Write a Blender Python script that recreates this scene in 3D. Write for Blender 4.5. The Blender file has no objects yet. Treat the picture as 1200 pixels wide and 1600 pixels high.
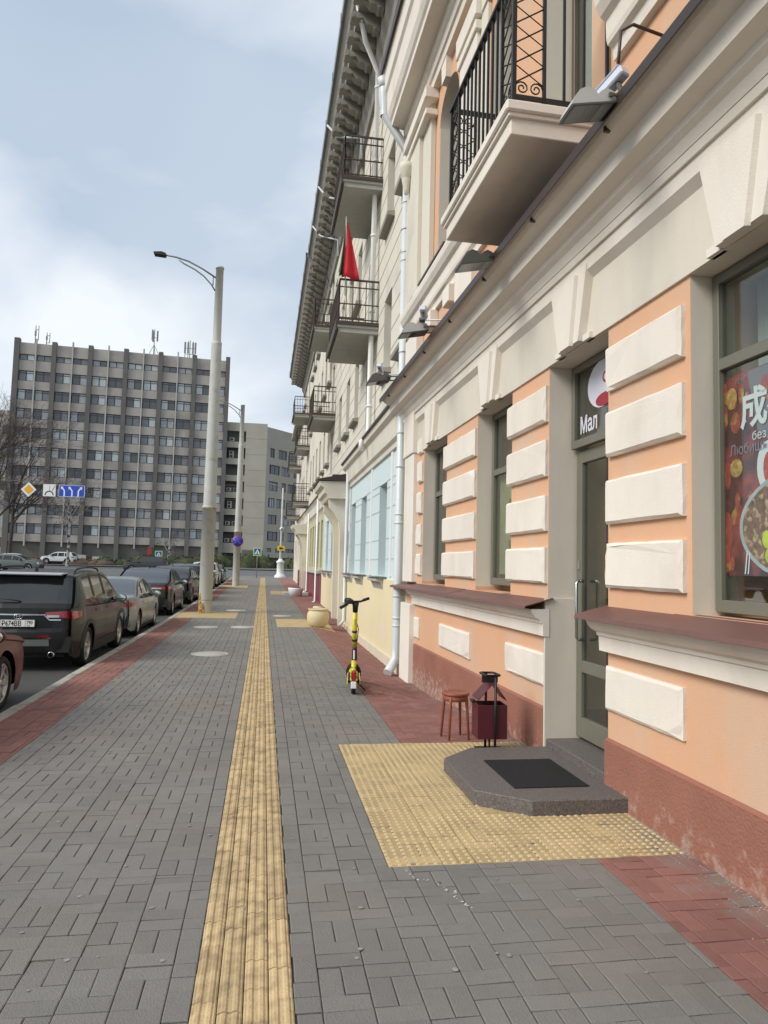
import bpy, math, random, bmesh
from mathutils import Vector, Matrix
R=math.radians
sc=bpy.context.scene
C=sc.collection
random.seed(7)
# ------------------------------------------------------------------ camera
H=1.6
cd=bpy.data.cameras.new('camera'); cam=bpy.data.objects.new('camera',cd); C.objects.link(cam); sc.camera=cam
cd.sensor_fit='VERTICAL'; cd.sensor_height=36; cd.sensor_width=27; cd.lens=36*1120/1600
cd.clip_start=.05; cd.clip_end=3000
A=[[0.98595833,0.03710733,0.16281649],[-0.16512174,0.07114288,0.98370397],[0.02491939,-0.99677567,0.07627114]]
m=Matrix([[A[i][0],-A[i][1],-A[i][2],0] for i in range(3)]+[[0,0,0,1]])
m[0][3]=0;m[1][3]=0;m[2][3]=H
cam.matrix_world=m
# ------------------------------------------------------------------ sky, sun, exposure
SUN_EL,SUN_AZ=R(38),R(-112)      # azimuth clockwise from +Y: behind the camera on the street side
w=bpy.data.worlds.new("World"); sc.world=w; w.use_nodes=True
n=w.node_tree.nodes; l=w.node_tree.links; n.clear()
out=n.new('ShaderNodeOutputWorld'); bg=n.new('ShaderNodeBackground'); bg.inputs['Strength'].default_value=.1
sky=n.new('ShaderNodeTexSky'); sky.sky_type='NISHITA'; sky.sun_disc=False; sky.sun_elevation=SUN_EL; sky.sun_rotation=SUN_AZ
sky.dust_density=2.0; sky.air_density=1.0
tc=n.new('ShaderNodeTexCoord'); sep=n.new('ShaderNodeSeparateXYZ'); l.new(tc.outputs['Generated'],sep.inputs[0])
# project the direction on a flat cloud layer
def mth(op,a,b=None):
    q=n.new('ShaderNodeMath'); q.operation=op
    for i,v in enumerate((a,b)):
        if v is None: continue
        if isinstance(v,(int,float)): q.inputs[i].default_value=v
        else: l.new(v,q.inputs[i])
    return q.outputs[0]
zz=mth('ADD',mth('MAXIMUM',sep.outputs[2],0),.55)
cx=mth('DIVIDE',sep.outputs[0],zz); cy=mth('DIVIDE',sep.outputs[1],zz)
comb=n.new('ShaderNodeCombineXYZ'); l.new(cx,comb.inputs[0]); l.new(cy,comb.inputs[1])
n1=n.new('ShaderNodeTexNoise'); n1.inputs['Scale'].default_value=.8; n1.inputs['Detail'].default_value=4; n1.inputs['Roughness'].default_value=.5; n1.inputs['Distortion'].default_value=.25
l.new(comb.outputs[0],n1.inputs['Vector'])
r1=n.new('ShaderNodeValToRGB'); l.new(n1.outputs[0],r1.inputs[0])
r1.color_ramp.elements[0].position=.30; r1.color_ramp.elements[0].color=(.62,.62,.62,1)
r1.color_ramp.elements[1].position=.50; r1.color_ramp.elements[1].color=(1,1,1,1)
n2=n.new('ShaderNodeTexNoise'); n2.inputs['Scale'].default_value=1.9; n2.inputs['Detail'].default_value=6; n2.inputs['Roughness'].default_value=.5; n2.inputs['Distortion'].default_value=.3
mp=n.new('ShaderNodeMapping'); mp.inputs['Location'].default_value=(9.4,1.3,0); l.new(comb.outputs[0],mp.inputs[0]); l.new(mp.outputs[0],n2.inputs['Vector'])
r2=n.new('ShaderNodeValToRGB'); l.new(n2.outputs[0],r2.inputs[0])
r2.color_ramp.elements[0].position=.43; r2.color_ramp.elements[0].color=(2.9,3.4,4.05,1)
r2.color_ramp.elements[1].position=.61; r2.color_ramp.elements[1].color=(4.9,5.15,5.4,1)
mx=n.new('ShaderNodeMix'); mx.data_type='RGBA'
l.new(r1.outputs[0],mx.inputs[0]); l.new(sky.outputs[0],mx.inputs[6]); l.new(r2.outputs[0],mx.inputs[7])
l.new(mx.outputs[2],bg.inputs[0]); l.new(bg.outputs[0],out.inputs[0])
sd=bpy.data.lights.new('sun','SUN'); sd.energy=1.5; sd.angle=R(28); sd.color=(1,.96,.9)
so=bpy.data.objects.new('sun',sd); C.objects.link(so); so.location=(-10,-10,30)
dv=Vector((math.sin(SUN_AZ)*math.cos(SUN_EL),math.cos(SUN_AZ)*math.cos(SUN_EL),math.sin(SUN_EL)))
so.rotation_euler=dv.to_track_quat('Z','Y').to_euler()
sc.view_settings.view_transform='Standard'; sc.view_settings.look='None'; sc.view_settings.exposure=0.95; sc.view_settings.gamma=1
sc.view_settings.use_curve_mapping=False
# ------------------------------------------------------------------ materials
def s2l(c): return tuple(((v/255)/12.92 if v/255<=.04045 else ((v/255+.055)/1.055)**2.4) for v in c)
MATS={}
def M(name,col,rough=.75,var=.08,scale=2.5,bump=.15,bscale=40,metal=0,col2=None,thr=.6,soft=.08,s2=4,rnd=0,zmask=None,spec=.5,coat=0,stretch=None):
    """procedural paint / stone / metal: base colour, broad tone variation, an optional second colour in blotches, fine bump"""
    if name in MATS: return MATS[name]
    m=bpy.data.materials.new(name); m.use_nodes=True; MATS[name]=m
    n=m.node_tree.nodes; l=m.node_tree.links; b=n['Principled BSDF']
    b.inputs['Roughness'].default_value=rough; b.inputs['Metallic'].default_value=metal
    b.inputs['Specular IOR Level'].default_value=spec
    if coat: b.inputs['Coat Weight'].default_value=coat; b.inputs['Coat Roughness'].default_value=.04
    g=n.new('ShaderNodeNewGeometry')
    vec=g.outputs['Position']
    if stretch:
        mp=n.new('ShaderNodeMapping'); mp.inputs['Scale'].default_value=stretch; l.new(vec,mp.inputs[0]); vec=mp.outputs[0]
    def noise(s,d=4,v=vec):
        q=n.new('ShaderNodeTexNoise'); q.inputs['Scale'].default_value=s; q.inputs['Detail'].default_value=d; l.new(v,q.inputs['Vector']); return q.outputs[0]
    def mt(op,a,bb):
        q=n.new('ShaderNodeMath'); q.operation=op
        for i,v in enumerate((a,bb)):
            if isinstance(v,(int,float)): q.inputs[i].default_value=v
            else: l.new(v,q.inputs[i])
        return q.outputs[0]
    base=n.new('ShaderNodeRGB'); base.outputs[0].default_value=(*col,1); c=base.outputs[0]
    if col2:
        mr=n.new('ShaderNodeMapRange'); mr.inputs[1].default_value=thr-soft; mr.inputs[2].default_value=thr+soft
        v=noise(s2,6)
        if zmask:    # (z0,z1,gain): blotches stronger at low height
            sp=n.new('ShaderNodeSeparateXYZ'); l.new(g.outputs['Position'],sp.inputs[0])
            ax_=zmask[3] if len(zmask)>3 else 2
            z=n.new('ShaderNodeMapRange'); z.inputs[1].default_value=zmask[0]; z.inputs[2].default_value=zmask[1]; z.inputs[3].default_value=zmask[2]; z.inputs[4].default_value=-.3
            l.new(sp.outputs[ax_],z.inputs[0]); v=mt('ADD',v,z.outputs[0])
        l.new(v,mr.inputs[0])
        q=n.new('ShaderNodeMix'); q.data_type='RGBA'; l.new(mr.outputs[0],q.inputs[0]); l.new(c,q.inputs[6]); q.inputs[7].default_value=(*col2,1); c=q.outputs[2]
    val=mt('ADD',mt('MULTIPLY',mt('SUBTRACT',noise(scale,5),.5),var*4),1)
    val=mt('ADD',val,mt('MULTIPLY',mt('SUBTRACT',noise(scale*14,3),.5),var*1.6))
    if rnd:
        oi=n.new('ShaderNodeObjectInfo'); at=n.new('ShaderNodeAttribute'); at.attribute_name='rnd'
        fr=mt('FRACT',mt('ADD',oi.outputs['Random'],at.outputs['Fac']),0)
        val=mt('MULTIPLY',val,mt('ADD',mt('MULTIPLY',mt('SUBTRACT',fr,.5),rnd*2),1))
    h=n.new('ShaderNodeVectorMath'); h.operation='SCALE'; l.new(c,h.inputs[0]); l.new(val,h.inputs['Scale'])
    l.new(h.outputs[0],b.inputs['Base Color'])
    if bump:
        bp=n.new('ShaderNodeBump'); bp.inputs['Strength'].default_value=bump; bp.inputs['Distance'].default_value=.02
        l.new(noise(bscale,4,g.outputs['Position']),bp.inputs['Height']); l.new(bp.outputs[0],b.inputs['Normal'])
    return m
def glass(name,col=(.02,.025,.028),rough=.04,alpha=1.0):
    if name in MATS: return MATS[name]
    m=bpy.data.materials.new(name); m.use_nodes=True; MATS[name]=m
    b=m.node_tree.nodes['Principled BSDF']; b.inputs['Base Color'].default_value=(*col,1); b.inputs['Roughness'].default_value=rough
    b.inputs['Specular IOR Level'].default_value=.9
    if alpha<1:
        nn=m.node_tree.nodes; ll=m.node_tree.links; o=nn['Material Output']
        t=nn.new('ShaderNodeBsdfTransparent'); gl=nn.new('ShaderNodeBsdfGlossy'); gl.inputs['Roughness'].default_value=rough
        t.inputs[0].default_value=(.85,.9,.88,1)
        f=nn.new('ShaderNodeLayerWeight'); f.inputs[0].default_value=.5
        pw=nn.new('ShaderNodeMath'); pw.operation='POWER'; pw.inputs[1].default_value=4; ll.new(f.outputs['Facing'],pw.inputs[0])
        ma=nn.new('ShaderNodeMath'); ma.operation='MULTIPLY_ADD'; ma.inputs[1].default_value=.85; ma.inputs[2].default_value=.05; ll.new(pw.outputs[0],ma.inputs[0])
        mm=nn.new('ShaderNodeMixShader'); ll.new(ma.outputs[0],mm.inputs[0]); ll.new(t.outputs[0],mm.inputs[1]); ll.new(gl.outputs[0],mm.inputs[2]); ll.new(mm.outputs[0],o.inputs[0])
    return m
# ------------------------------------------------------------------ mesh helpers
class MB:
    def __init__(s): s.v=[]; s.f=[]; s.sm=[]; s.mi=[]; s.cur=0; s.smooth=False
    def add(s,vs,fs,sm=None):
        o=len(s.v); s.v+= [tuple(v) for v in vs]; s.f+=[tuple(i+o for i in f) for f in fs]
        sm=s.smooth if sm is None else sm
        s.sm+=[sm]*len(fs); s.mi+=[s.cur]*len(fs); return s
    def box(s,x0,x1,y0,y1,z0,z1,bv=0):
        if x0>x1:x0,x1=x1,x0
        if y0>y1:y0,y1=y1,y0
        if z0>z1:z0,z1=z1,z0
        if bv:   # chamfered box
            c=[]
            for X,sx in ((x0,1),(x1,-1)):
                for Y,sy in ((y0,1),(y1,-1)):
                    for Z,sz in ((z0,1),(z1,-1)):
                        c+=[(X,Y+sy*bv,Z+sz*bv),(X+sx*bv,Y,Z+sz*bv),(X+sx*bv,Y+sy*bv,Z)]
            b_=bmesh.new(); vs=[b_.verts.new(p) for p in c]; r=bmesh.ops.convex_hull(b_,input=vs)
            bmesh.ops.recalc_face_normals(b_,faces=b_.faces); b_.verts.index_update()
            s.add([v.co[:] for v in b_.verts],[[v.index for v in f.verts] for f in b_.faces]); b_.free(); return s
        return s.add([(x0,y0,z0),(x1,y0,z0),(x1,y1,z0),(x0,y1,z0),(x0,y0,z1),(x1,y0,z1),(x1,y1,z1),(x0,y1,z1)],
            [(0,3,2,1),(4,5,6,7),(0,1,5,4),(1,2,6,5),(2,3,7,6),(3,0,4,7)])
    def quad(s,a,b,c,d): return s.add([a,b,c,d],[(0,1,2,3)])
    def extr(s,prof,axis,a,b,closed=True,cap=True):
        """profile of 2-D points extruded along an axis ('x': (y,z), 'y': (x,z), 'z': (x,y))"""
        def P(p,t): return {'x':(t,p[0],p[1]),'y':(p[0],t,p[1]),'z':(p[0],p[1],t)}[axis]
        k=len(prof); vs=[P(p,a) for p in prof]+[P(p,b) for p in prof]
        fs=[(i,(i+1)%k,k+(i+1)%k,k+i) for i in range(k if closed else k-1)]
        if cap and closed: fs+=[tuple(range(k))[::-1],tuple(range(k,2*k))]
        return s.add(vs,fs)
    def tube(s,pts,r,k=8,cap=True,sm=True):
        pts=[Vector(p) for p in pts]; rs=r if isinstance(r,(list,tuple)) else [r]*len(pts)
        vs=[];fs=[]; up=None
        for i,p in enumerate(pts):
            d=(pts[min(i+1,len(pts)-1)]-pts[max(i-1,0)]).normalized()
            if up is None: up=Vector((0,0,1)) if abs(d.z)<.9 else Vector((0,1,0))
            a=d.cross(up).normalized(); b=a.cross(d).normalized(); up=b
            vs+=[p+rs[i]*(a*math.cos(2*math.pi*j/k)+b*math.sin(2*math.pi*j/k)) for j in range(k)]
        for i in range(len(pts)-1):
            for j in range(k): fs.append((i*k+j,i*k+(j+1)%k,(i+1)*k+(j+1)%k,(i+1)*k+j))
        s.add(vs,fs,sm)
        if cap:
            o=len(s.v)-len(vs); s.f+=[tuple(range(o,o+k)),tuple(range(o+len(vs)-k,o+len(vs)))[::-1]]; s.sm+=[False]*2; s.mi+=[s.cur]*2
        return s
    def lathe(s,prof,k=24,c=(0,0,0),axis='z',sm=True):
        vs=[];fs=[]
        for r,h in prof:
            for j in range(k):
                a=2*math.pi*j/k; x,y=r*math.cos(a),r*math.sin(a)
                vs.append({'z':(c[0]+x,c[1]+y,c[2]+h),'x':(c[0]+h,c[1]+x,c[2]+y),'y':(c[0]+x,c[1]+h,c[2]+y)}[axis])
        for i in range(len(prof)-1):
            for j in range(k): fs.append((i*k+j,i*k+(j+1)%k,(i+1)*k+(j+1)%k,(i+1)*k+j))
        return s.add(vs,fs,sm)
    def build(s,name,mat,parent=None,loc=None,rot=None,rnd=None):
        me=bpy.data.meshes.new(name); me.from_pydata(s.v,[],s.f)
        mats=mat if isinstance(mat,(list,tuple)) else [mat]
        for x in mats: me.materials.append(x)
        me.polygons.foreach_set('use_smooth',s.sm)
        if len(mats)>1: me.polygons.foreach_set('material_index',s.mi)
        if rnd:
            at=me.attributes.new('rnd','FLOAT','FACE'); at.data.foreach_set('value',rnd)
        bm_=bmesh.new(); bm_.from_mesh(me); bmesh.ops.recalc_face_normals(bm_,faces=bm_.faces) if len(s.f)<20000 else None; bm_.to_mesh(me); bm_.free()
        o=bpy.data.objects.new(name,me); C.objects.link(o)
        if parent: o.parent=parent
        if loc: o.location=loc
        if rot: o.rotation_euler=rot
        return o
def tag(o,label=None,cat=None,group=None,kind=None):
    if label: o['label']=label
    if cat: o['category']=cat
    if group: o['group']=group
    if kind: o['kind']=kind
    return o
def empty(name,loc=(0,0,0),rz=0,label=None,cat=None,group=None,kind=None,parent=None):
    o=bpy.data.objects.new(name,None); C.objects.link(o); o.location=loc; o.rotation_euler=(0,0,rz); o.empty_display_size=.2
    if parent: o.parent=parent
    return tag(o,label,cat,group,kind)
def inst(me_obj,name,parent,loc,rot=(0,0,0),scale=None):
    o=bpy.data.objects.new(name,me_obj.data); C.objects.link(o); o.parent=parent; o.location=loc; o.rotation_euler=rot
    if scale: o.scale=scale
    return o
def text(name,body,size,mat,parent,loc,rot,depth=.002,sx=1,bold=0,align='LEFT'):
    cu=bpy.data.curves.new(name,'FONT'); cu.body=body; cu.size=size; cu.extrude=depth; cu.align_x=align; cu.offset=bold; cu.resolution_u=3
    o=bpy.data.objects.new(name,cu); C.objects.link(o)
    dg=bpy.context.evaluated_depsgraph_get(); me=bpy.data.meshes.new_from_object(o.evaluated_get(dg))
    bpy.data.objects.remove(o); bpy.data.curves.remove(cu)
    me.materials.clear(); me.materials.append(mat)
    o=bpy.data.objects.new(name,me); C.objects.link(o); o.parent=parent; o.location=loc; o.rotation_euler=rot; o.scale=(sx,1,1)
    return o
def ss(a,b,x):
    t=max(0,min(1,(x-a)/(b-a))); return t*t*(3-2*t)
def gz(x,y):
    """height of the pavement: rises gently far off, dips towards the wall beside the drainpipe"""
    return 1.3*(max(y-20,0)/100)**1.3 - .2*ss(1.25,2.3,x)*ss(7,10.5,y)*(1-ss(17,24,y))
# ------------------------------------------------------------------ colours
m_gpav=M('grey_paver',(.180,.172,.158),.88,.10,1.3,.35,120,rnd=.07,col2=(.205,.175,.155),thr=.60,s2=.8,soft=.12)
m_rpav=M('red_paver',(.235,.108,.088),.88,.14,1.3,.3,120,rnd=.14,col2=(.21,.175,.15),thr=.56,s2=5,soft=.14,zmask=(2.5,1.95,.12,0))
m_ypav=M('yellow_paver',(.43,.32,.165),.88,.12,2.2,.3,120,rnd=.13,col2=(.24,.20,.15),thr=.56,s2=4,soft=.15,zmask=(2.5,1.7,.12,0))
m_tact=M('tactile_yellow',(.485,.36,.195),.88,.13,5,.3,90,rnd=.12,col2=(.26,.18,.095),thr=.60,s2=13,soft=.15)
m_joint=M('joint_sand',(.085,.078,.066),.95,.15,3,.2,150)
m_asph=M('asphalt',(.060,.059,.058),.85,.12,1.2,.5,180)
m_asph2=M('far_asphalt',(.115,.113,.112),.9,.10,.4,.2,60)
m_kerb=M('kerb_concrete',(.38,.35,.30),.85,.10,3,.3,80,rnd=.06,col2=(.20,.19,.17),thr=.62,s2=5)
m_grass=M('lawn',(.075,.085,.035),.95,.2,.8,.6,30,col2=(.14,.10,.06),thr=.55,s2=.25)
m_peach=M('peach_plaster',(.67,.39,.235),.88,.04,.9,.18,110,col2=(.60,.42,.30),thr=.58,s2=1.6,soft=.12,stretch=(1,1,.5))
m_cream=M('cream_plaster',(.76,.70,.615),.85,.05,1.0,.18,110,col2=(.68,.62,.53),thr=.62,s2=2.2,soft=.12,stretch=(1,1,.45))
m_beige=M('beige_plaster',(.66,.605,.51),.85,.045,1.0,.16,120,col2=(.57,.525,.445),thr=.60,s2=1.8,soft=.12,stretch=(1,1,.4))
m_plinth=M('plinth_paint',(.30,.125,.085),.85,.09,3,.5,60,col2=(.43,.31,.25),thr=.65,s2=14,soft=.13,zmask=(-.05,.40,.15))
m_sill=M('sill_metal',(.155,.075,.062),.5,.08,3,.05,30,spec=.5)
m_dark=M('dark_roof_metal',(.045,.028,.024),.45,.1,3,.05,30)
m_frame=M('window_frame',(.155,.15,.115),.45,.05,3,0,30)
m_black=M('black_iron',(.012,.011,.010),.45,.2,4,.1,60)
m_pipe=M('pipe_paint',(.60,.64,.65),.35,.05,2,.05,20,spec=.5)
m_granite=M('granite',(.105,.092,.086),.6,.2,30,.2,200,col2=(.20,.17,.155),thr=.56,s2=110,soft=.03)
m_mat=M('rubber_mat',(.006,.006,.007),.8,.3,60,.8,150)
m_conc=M('pole_paint',(.48,.49,.46),.7,.06,1.6,.15,50,col2=(.36,.35,.31),thr=.66,s2=4)
m_ltconc=M('light_concrete',(.42,.41,.37),.85,.08,6,.2,80)
m_white=M('white_paint',(.78,.78,.76),.5,.03,3,0,30)
m_bluw=M('pale_blue_plaster',(.56,.66,.66),.8,.03,.8,.08,60)
m_yelw=M('yellow_plaster',(.72,.62,.39),.82,.05,.7,.12,50,col2=(.72,.62,.45),thr=.62,s2=1.6)
m_crm2=M('old_cream_plaster',(.66,.62,.52),.82,.05,.5,.1,50,col2=(.55,.52,.44),thr=.6,s2=.9)
m_mar=M('maroon_tiles',(.20,.03,.045),.4,.08,2,.05,30)
m_soff=M('grey_cornice',(.30,.28,.245),.85,.1,1.5,.3,20)
m_gutter=M('gutter_metal',(.21,.22,.215),.45,.1,1,.05,20)
m_rust=M('rust',(.20,.085,.035),.9,.25,12,.4,60,col2=(.42,.33,.10),thr=.52,s2=14)
m_red=M('red_cloth',(.55,.02,.035),.8,.08,2,.2,40)
m_green=M('green_cloth',(.02,.10,.04),.8,.08,2,.2,40)
g_dark=glass('dark_glass',(.022,.027,.028),.05)
g_shop=glass('shop_glass',alpha=.5,rough=.02)
JOIN={'wall','door','room_lining','lobby_frame','lobby_floor','core','loggia_floor','plinth','wall_back','wing_core'}
# ================================================================== GROUND
def strip_mesh(name,x0,x1,y0,y1,dz,mat,kind='structure',step=2.0,nx=6,parent=None,label=None):
    mb=MB(); ny=max(1,int((y1-y0)/step))
    vs=[(x0+(x1-x0)*i/nx,y0+(y1-y0)*j/ny,0) for j in range(ny+1) for i in range(nx+1)]
    vs=[(x,y,gz(x,y)+dz) for x,y,_ in vs]
    fs=[(j*(nx+1)+i,j*(nx+1)+i+1,(j+1)*(nx+1)+i+1,(j+1)*(nx+1)+i) for j in range(ny) for i in range(nx)]
    mb.add(vs,fs,True); o=mb.build(name,mat,parent)
    if not parent: tag(o,label,kind=kind)
    return o
# one big sheet to the horizon
mb=MB()
ys=[-60,-20,0]+[10*i for i in range(1,20)]+[260,400,900,2500]; xs=[-2500,-600,-200,-90,-50,-20,-5,5,30,90,300,2500]
vs=[]
for y in ys:
    for x in xs: vs.append((x,y,1.3*(max(min(y,140)-20,0)/100)**1.3-.30))
nx=len(xs); mb.add(vs,[(j*nx+i,j*nx+i+1,(j+1)*nx+i+1,(j+1)*nx+i) for j in range(len(ys)-1) for i in range(nx-1)],True)
tag(mb.build('ground',m_grass),'dull green and brown open ground reaching the horizon',kind='structure')
def road_z(x,y): return gz(0,y)-.12
def sheet(name,x0,x1,y0,y1,dz,mat,label,step=3):
    mb=MB(); ny=max(1,int((y1-y0)/step)); vs=[]
    for j in range(ny+1):
        y=y0+(y1-y0)*j/ny
        vs+=[(x0,y,gz(0,y)+dz),(x1,y,gz(0,y)+dz)]
    mb.add(vs,[(2*j,2*j+1,2*j+3,2*j+2) for j in range(ny)],True)
    return tag(mb.build(name,mat),label,kind='structure')
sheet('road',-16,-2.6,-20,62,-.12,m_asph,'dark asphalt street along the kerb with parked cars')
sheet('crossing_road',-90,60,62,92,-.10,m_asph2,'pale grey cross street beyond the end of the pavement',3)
mb=MB()
for x in (-14.5,-12.9,-11.3,-9.7,-8.1,-6.5,-4.9): mb.quad(*[(xx,yy,gz(0,yy)-.116+.0) for xx,yy in ((x,58.5),(x+.7,58.5),(x+.7,61.5),(x,61.5))])
mb.build('zebra_stripes',m_white).parent=bpy.data.objects['road']
mb=MB()
for yy in (70,78,86):
    mb.quad((-80,yy,gz(0,yy)-.092),(50,yy,gz(0,yy)-.092),(50,yy+.18,gz(0,yy)-.092),(-80,yy+.18,gz(0,yy)-.092))
mb.build('lane_marking',m_white).parent=bpy.data.objects['crossing_road']
# pavement base
side=strip_mesh('pavement',-2.5,2.75,-3,62,-.013,m_joint,step=.5,nx=20,label='pavement of grey concrete pavers running beside the building')
band_l=strip_mesh('red_paving_band',-2.48,-1.95,-3,62,-.011,m_joint,step=.5,nx=3,label='band of red pavers along the kerb')
band_r=strip_mesh('red_paving_band',1.30,2.72,-3,62,-.0112,m_joint,step=.5,nx=6,label='band of red pavers at the foot of the walls')
guide=strip_mesh('tactile_strip',-.20,.17,-3,62,-.0108,m_joint,step=.5,nx=2,label='long yellow ribbed guide strip for the blind down the pavement')
pad=strip_mesh('tactile_pad',.72,2.56,3.9,6.56,-.0104,m_joint,step=.5,nx=6,label='yellow studded paving pad round the granite doorstep')
# paver prototypes (top bevelled 6 mm)
def paver_geo(x0,x1,y0,y1,h=.0,t=.03,bv=.004,z=None):
    """flat paver with a bevelled top: 9 faces"""
    zz=z or (lambda x,y:0)
    o=[(x0,y0),(x1,y0),(x1,y1),(x0,y1)]; i_=[(x0+bv,y0+bv),(x1-bv,y0+bv),(x1-bv,y1-bv),(x0+bv,y1-bv)]
    vs=[(x,y,zz(x,y)+h-t) for x,y in o]+[(x,y,zz(x,y)+h-bv*.6) for x,y in o]+[(x,y,zz(x,y)+h) for x,y in i_]
    fs=[(8,9,10,11)]+[(4+k,4+(k+1)%4,8+(k+1)%4,8+k) for k in range(4)]+[(k,(k+1)%4,4+(k+1)%4,4+k) for k in range(4)]
    return vs,fs
GAP=.0036
def mk(w_,l_,mat,name):
    mb=MB(); v,f=paver_geo(-w_/2+GAP/2,w_/2-GAP/2,-l_/2+GAP/2,l_/2-GAP/2); mb.add(v,f); return mb,mat,name
def visible(x,y):
    """is a ground point inside (a little around) the photograph, and how far"""
    d=Vector((x,y,-H)); c=[sum(A[i][k]*d[i] for i in range(3)) for k in range(3)]
    if c[2]<.3: return False
    px=600+1120*c[0]/c[2]; py=800+1120*c[1]/c[2]
    return -60<px<1260 and 0<py<1680
PADS=[(-2.48,-.75,21.4,23.9),(.40,1.9,18.7,21.4),(-2.48,-.9,43,46),(.40,2.2,36,39.5),(-2.48,-.75,60,61)]
REG=[]
yb=sorted({0,3.9,6.56,46.5}|{v for p in PADS for v in p[2:] if v<46.5})
for a_,b_ in zip(yb,yb[1:]):
    ym=(a_+b_)/2; xr=1.90 if ym<3.9 else (.72 if ym<6.56 else 1.30)
    base=[('red_l',-2.48,-1.95),('grey',-1.95,-.20),('grey',.17,xr),('pad' if 3.9<ym<6.56 else 'red_r',xr,2.72)]
    for k_,x0,x1 in base:
        segs=[(x0,x1)]
        for (pa,pb_,pc,pd) in PADS:
            if pc<ym<pd: segs=[q for s0,s1 in segs for q in ((s0,min(s1,pa)),(max(s0,pb_),s1)) if q[1]-q[0]>.01]
        for s0,s1 in segs: REG.append((k_,s0,s1,a_,b_))
pieces={'grey':[],'red_l':[],'red_r':[],'pad':[],'strip':[]}
def lay(x,y,wx,wy):
    """one paver centred at x,y, cut where the colour of the paving changes"""
    for k_,x0,x1,y0,y1 in REG:
        a=max(x-wx/2,x0); b=min(x+wx/2,x1); c=max(y-wy/2,y0); d=min(y+wy/2,y1)
        if b-a>.012 and d-c>.012: pieces[k_].append((a,b,c,d))
YEND=46.0
x=-2.55; col=0
while x<2.75:
    q_=.094; y=1.2-(col*q_)%(4*q_)
    while y<YEND:
        cxm=x+q_
        lay(x+q_/2,y+q_,q_,2*q_); lay(x+1.5*q_,y+q_,q_,2*q_)
        lay(cxm,y+2.5*q_,2*q_,q_); lay(cxm,y+3.5*q_,2*q_,q_)
        y+=4*q_
    x+=2*q_; col+=1
for c4 in range(4):
    x0=-.20+c4*.0925; y=1.2-(c4*.067)%.2
    while y<YEND:
        pieces['strip'].append((x0,x0+.0925,y,y+.2)); y+=.2
rr=random.Random(3)
def place(kind,parent,mat,limit=290):
    ps=[p for p in pieces[kind] if p[3]>1.2]
    vis=[p for p in ps if visible((p[0]+p[1])/2,(p[2]+p[3])/2)]
    vis.sort(key=lambda p:(p[2]**2+p[0]**2)); near=set(vis[:limit]); cache={}
    rest=MB(); rn=[]
    for p in ps:
        x0,x1,y0,y1=p; g=GAP/2; dz=rr.uniform(-.0022,.0022)+(0.0005 if kind!='grey' else 0)
        if rr.random()<.04: dz-=.003
        if kind=='strip':
            def geo(a,b,c,d,zf):
                # two rounded ribs along the length
                w_=b-a; prof=[(0,-.03),(0,-.004),(.06,0),(.12,.0),(.2,.005),(.34,.005),(.42,0),(.58,0),(.66,.005),(.8,.005),(.88,0),(.94,0),(1,-.004),(1,-.03)]
                vs=[(a+u*w_,c,h+zf(a,c)) for u,h in prof]+[(a+u*w_,d,h+zf(a,d)) for u,h in prof]; k=len(prof)
                return vs,[(i,i+1,k+i+1,k+i) for i in range(k-1)]+[tuple(range(k))[::-1],tuple(range(k,2*k))]
        else:
            def geo(a,b,c,d,zf): return paver_geo(a,b,c,d,z=zf)
        if p in near:
            key=(round(x1-x0,3),round(y1-y0,3))
            if key not in cache:
                mb=MB(); hw,hl=(x1-x0)/2-g,(y1-y0)/2-g
                v,f=geo(-hw,hw,-hl,hl,lambda x,y:0); mb.add(v,f)
                o=mb.build('paver',mat,parent,((x0+x1)/2,(y0+y1)/2,gz((x0+x1)/2,(y0+y1)/2)+dz)); cache[key]=o
            else: o=inst(cache[key],'paver',parent,((x0+x1)/2,(y0+y1)/2,gz((x0+x1)/2,(y0+y1)/2)+dz))
            o.rotation_euler=(rr.uniform(-.012,.012),rr.uniform(-.018,.018),rr.uniform(-.008,.008))
        else:
            tx,ty=rr.uniform(-.012,.012),rr.uniform(-.016,.016); xm,ym_=(x0+x1)/2,(y0+y1)/2; gx=g+.0006
            v,f=geo(x0+gx,x1-gx,y0+g,y1-g,lambda x,y:gz(x,y)+dz+(x-xm)*ty+(y-ym_)*tx); rest.add(v,f); r_=rr.random(); rn+=[r_]*len(f)
    if rest.v:
        o=rest.build('paver_field',mat,parent,rnd=rn); o['kind']='stuff'
place('grey',side,m_gpav); place('red_l',band_l,m_rpav); place('red_r',band_r,m_rpav); place('strip',guide,m_tact); place('pad',pad,m_ypav)
# studs on the near pad
mb=MB(); x=.735
while x<2.6:
    y=3.915
    while y<6.55:
        if not(x>1.5 and 4.65<y<6.0):
            z=gz(x,y)
            mb.add([(x-.012,y-.012,z-.001),(x+.012,y-.012,z-.001),(x+.012,y+.012,z-.001),(x-.012,y+.012,z-.001),(x-.006,y-.006,z+.007),(x+.006,y-.006,z+.007),(x+.006,y+.006,z+.007),(x-.006,y+.006,z+.007)],
              [(0,1,5,4),(1,2,6,5),(2,3,7,6),(3,0,4,7),(4,5,6,7)])
        y+=.05
    x+=.05
o=mb.build('stud_field',M('worn_stud',(.54,.42,.24),.88,.15,4,0,20),pad); o['kind']='stuff'
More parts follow.
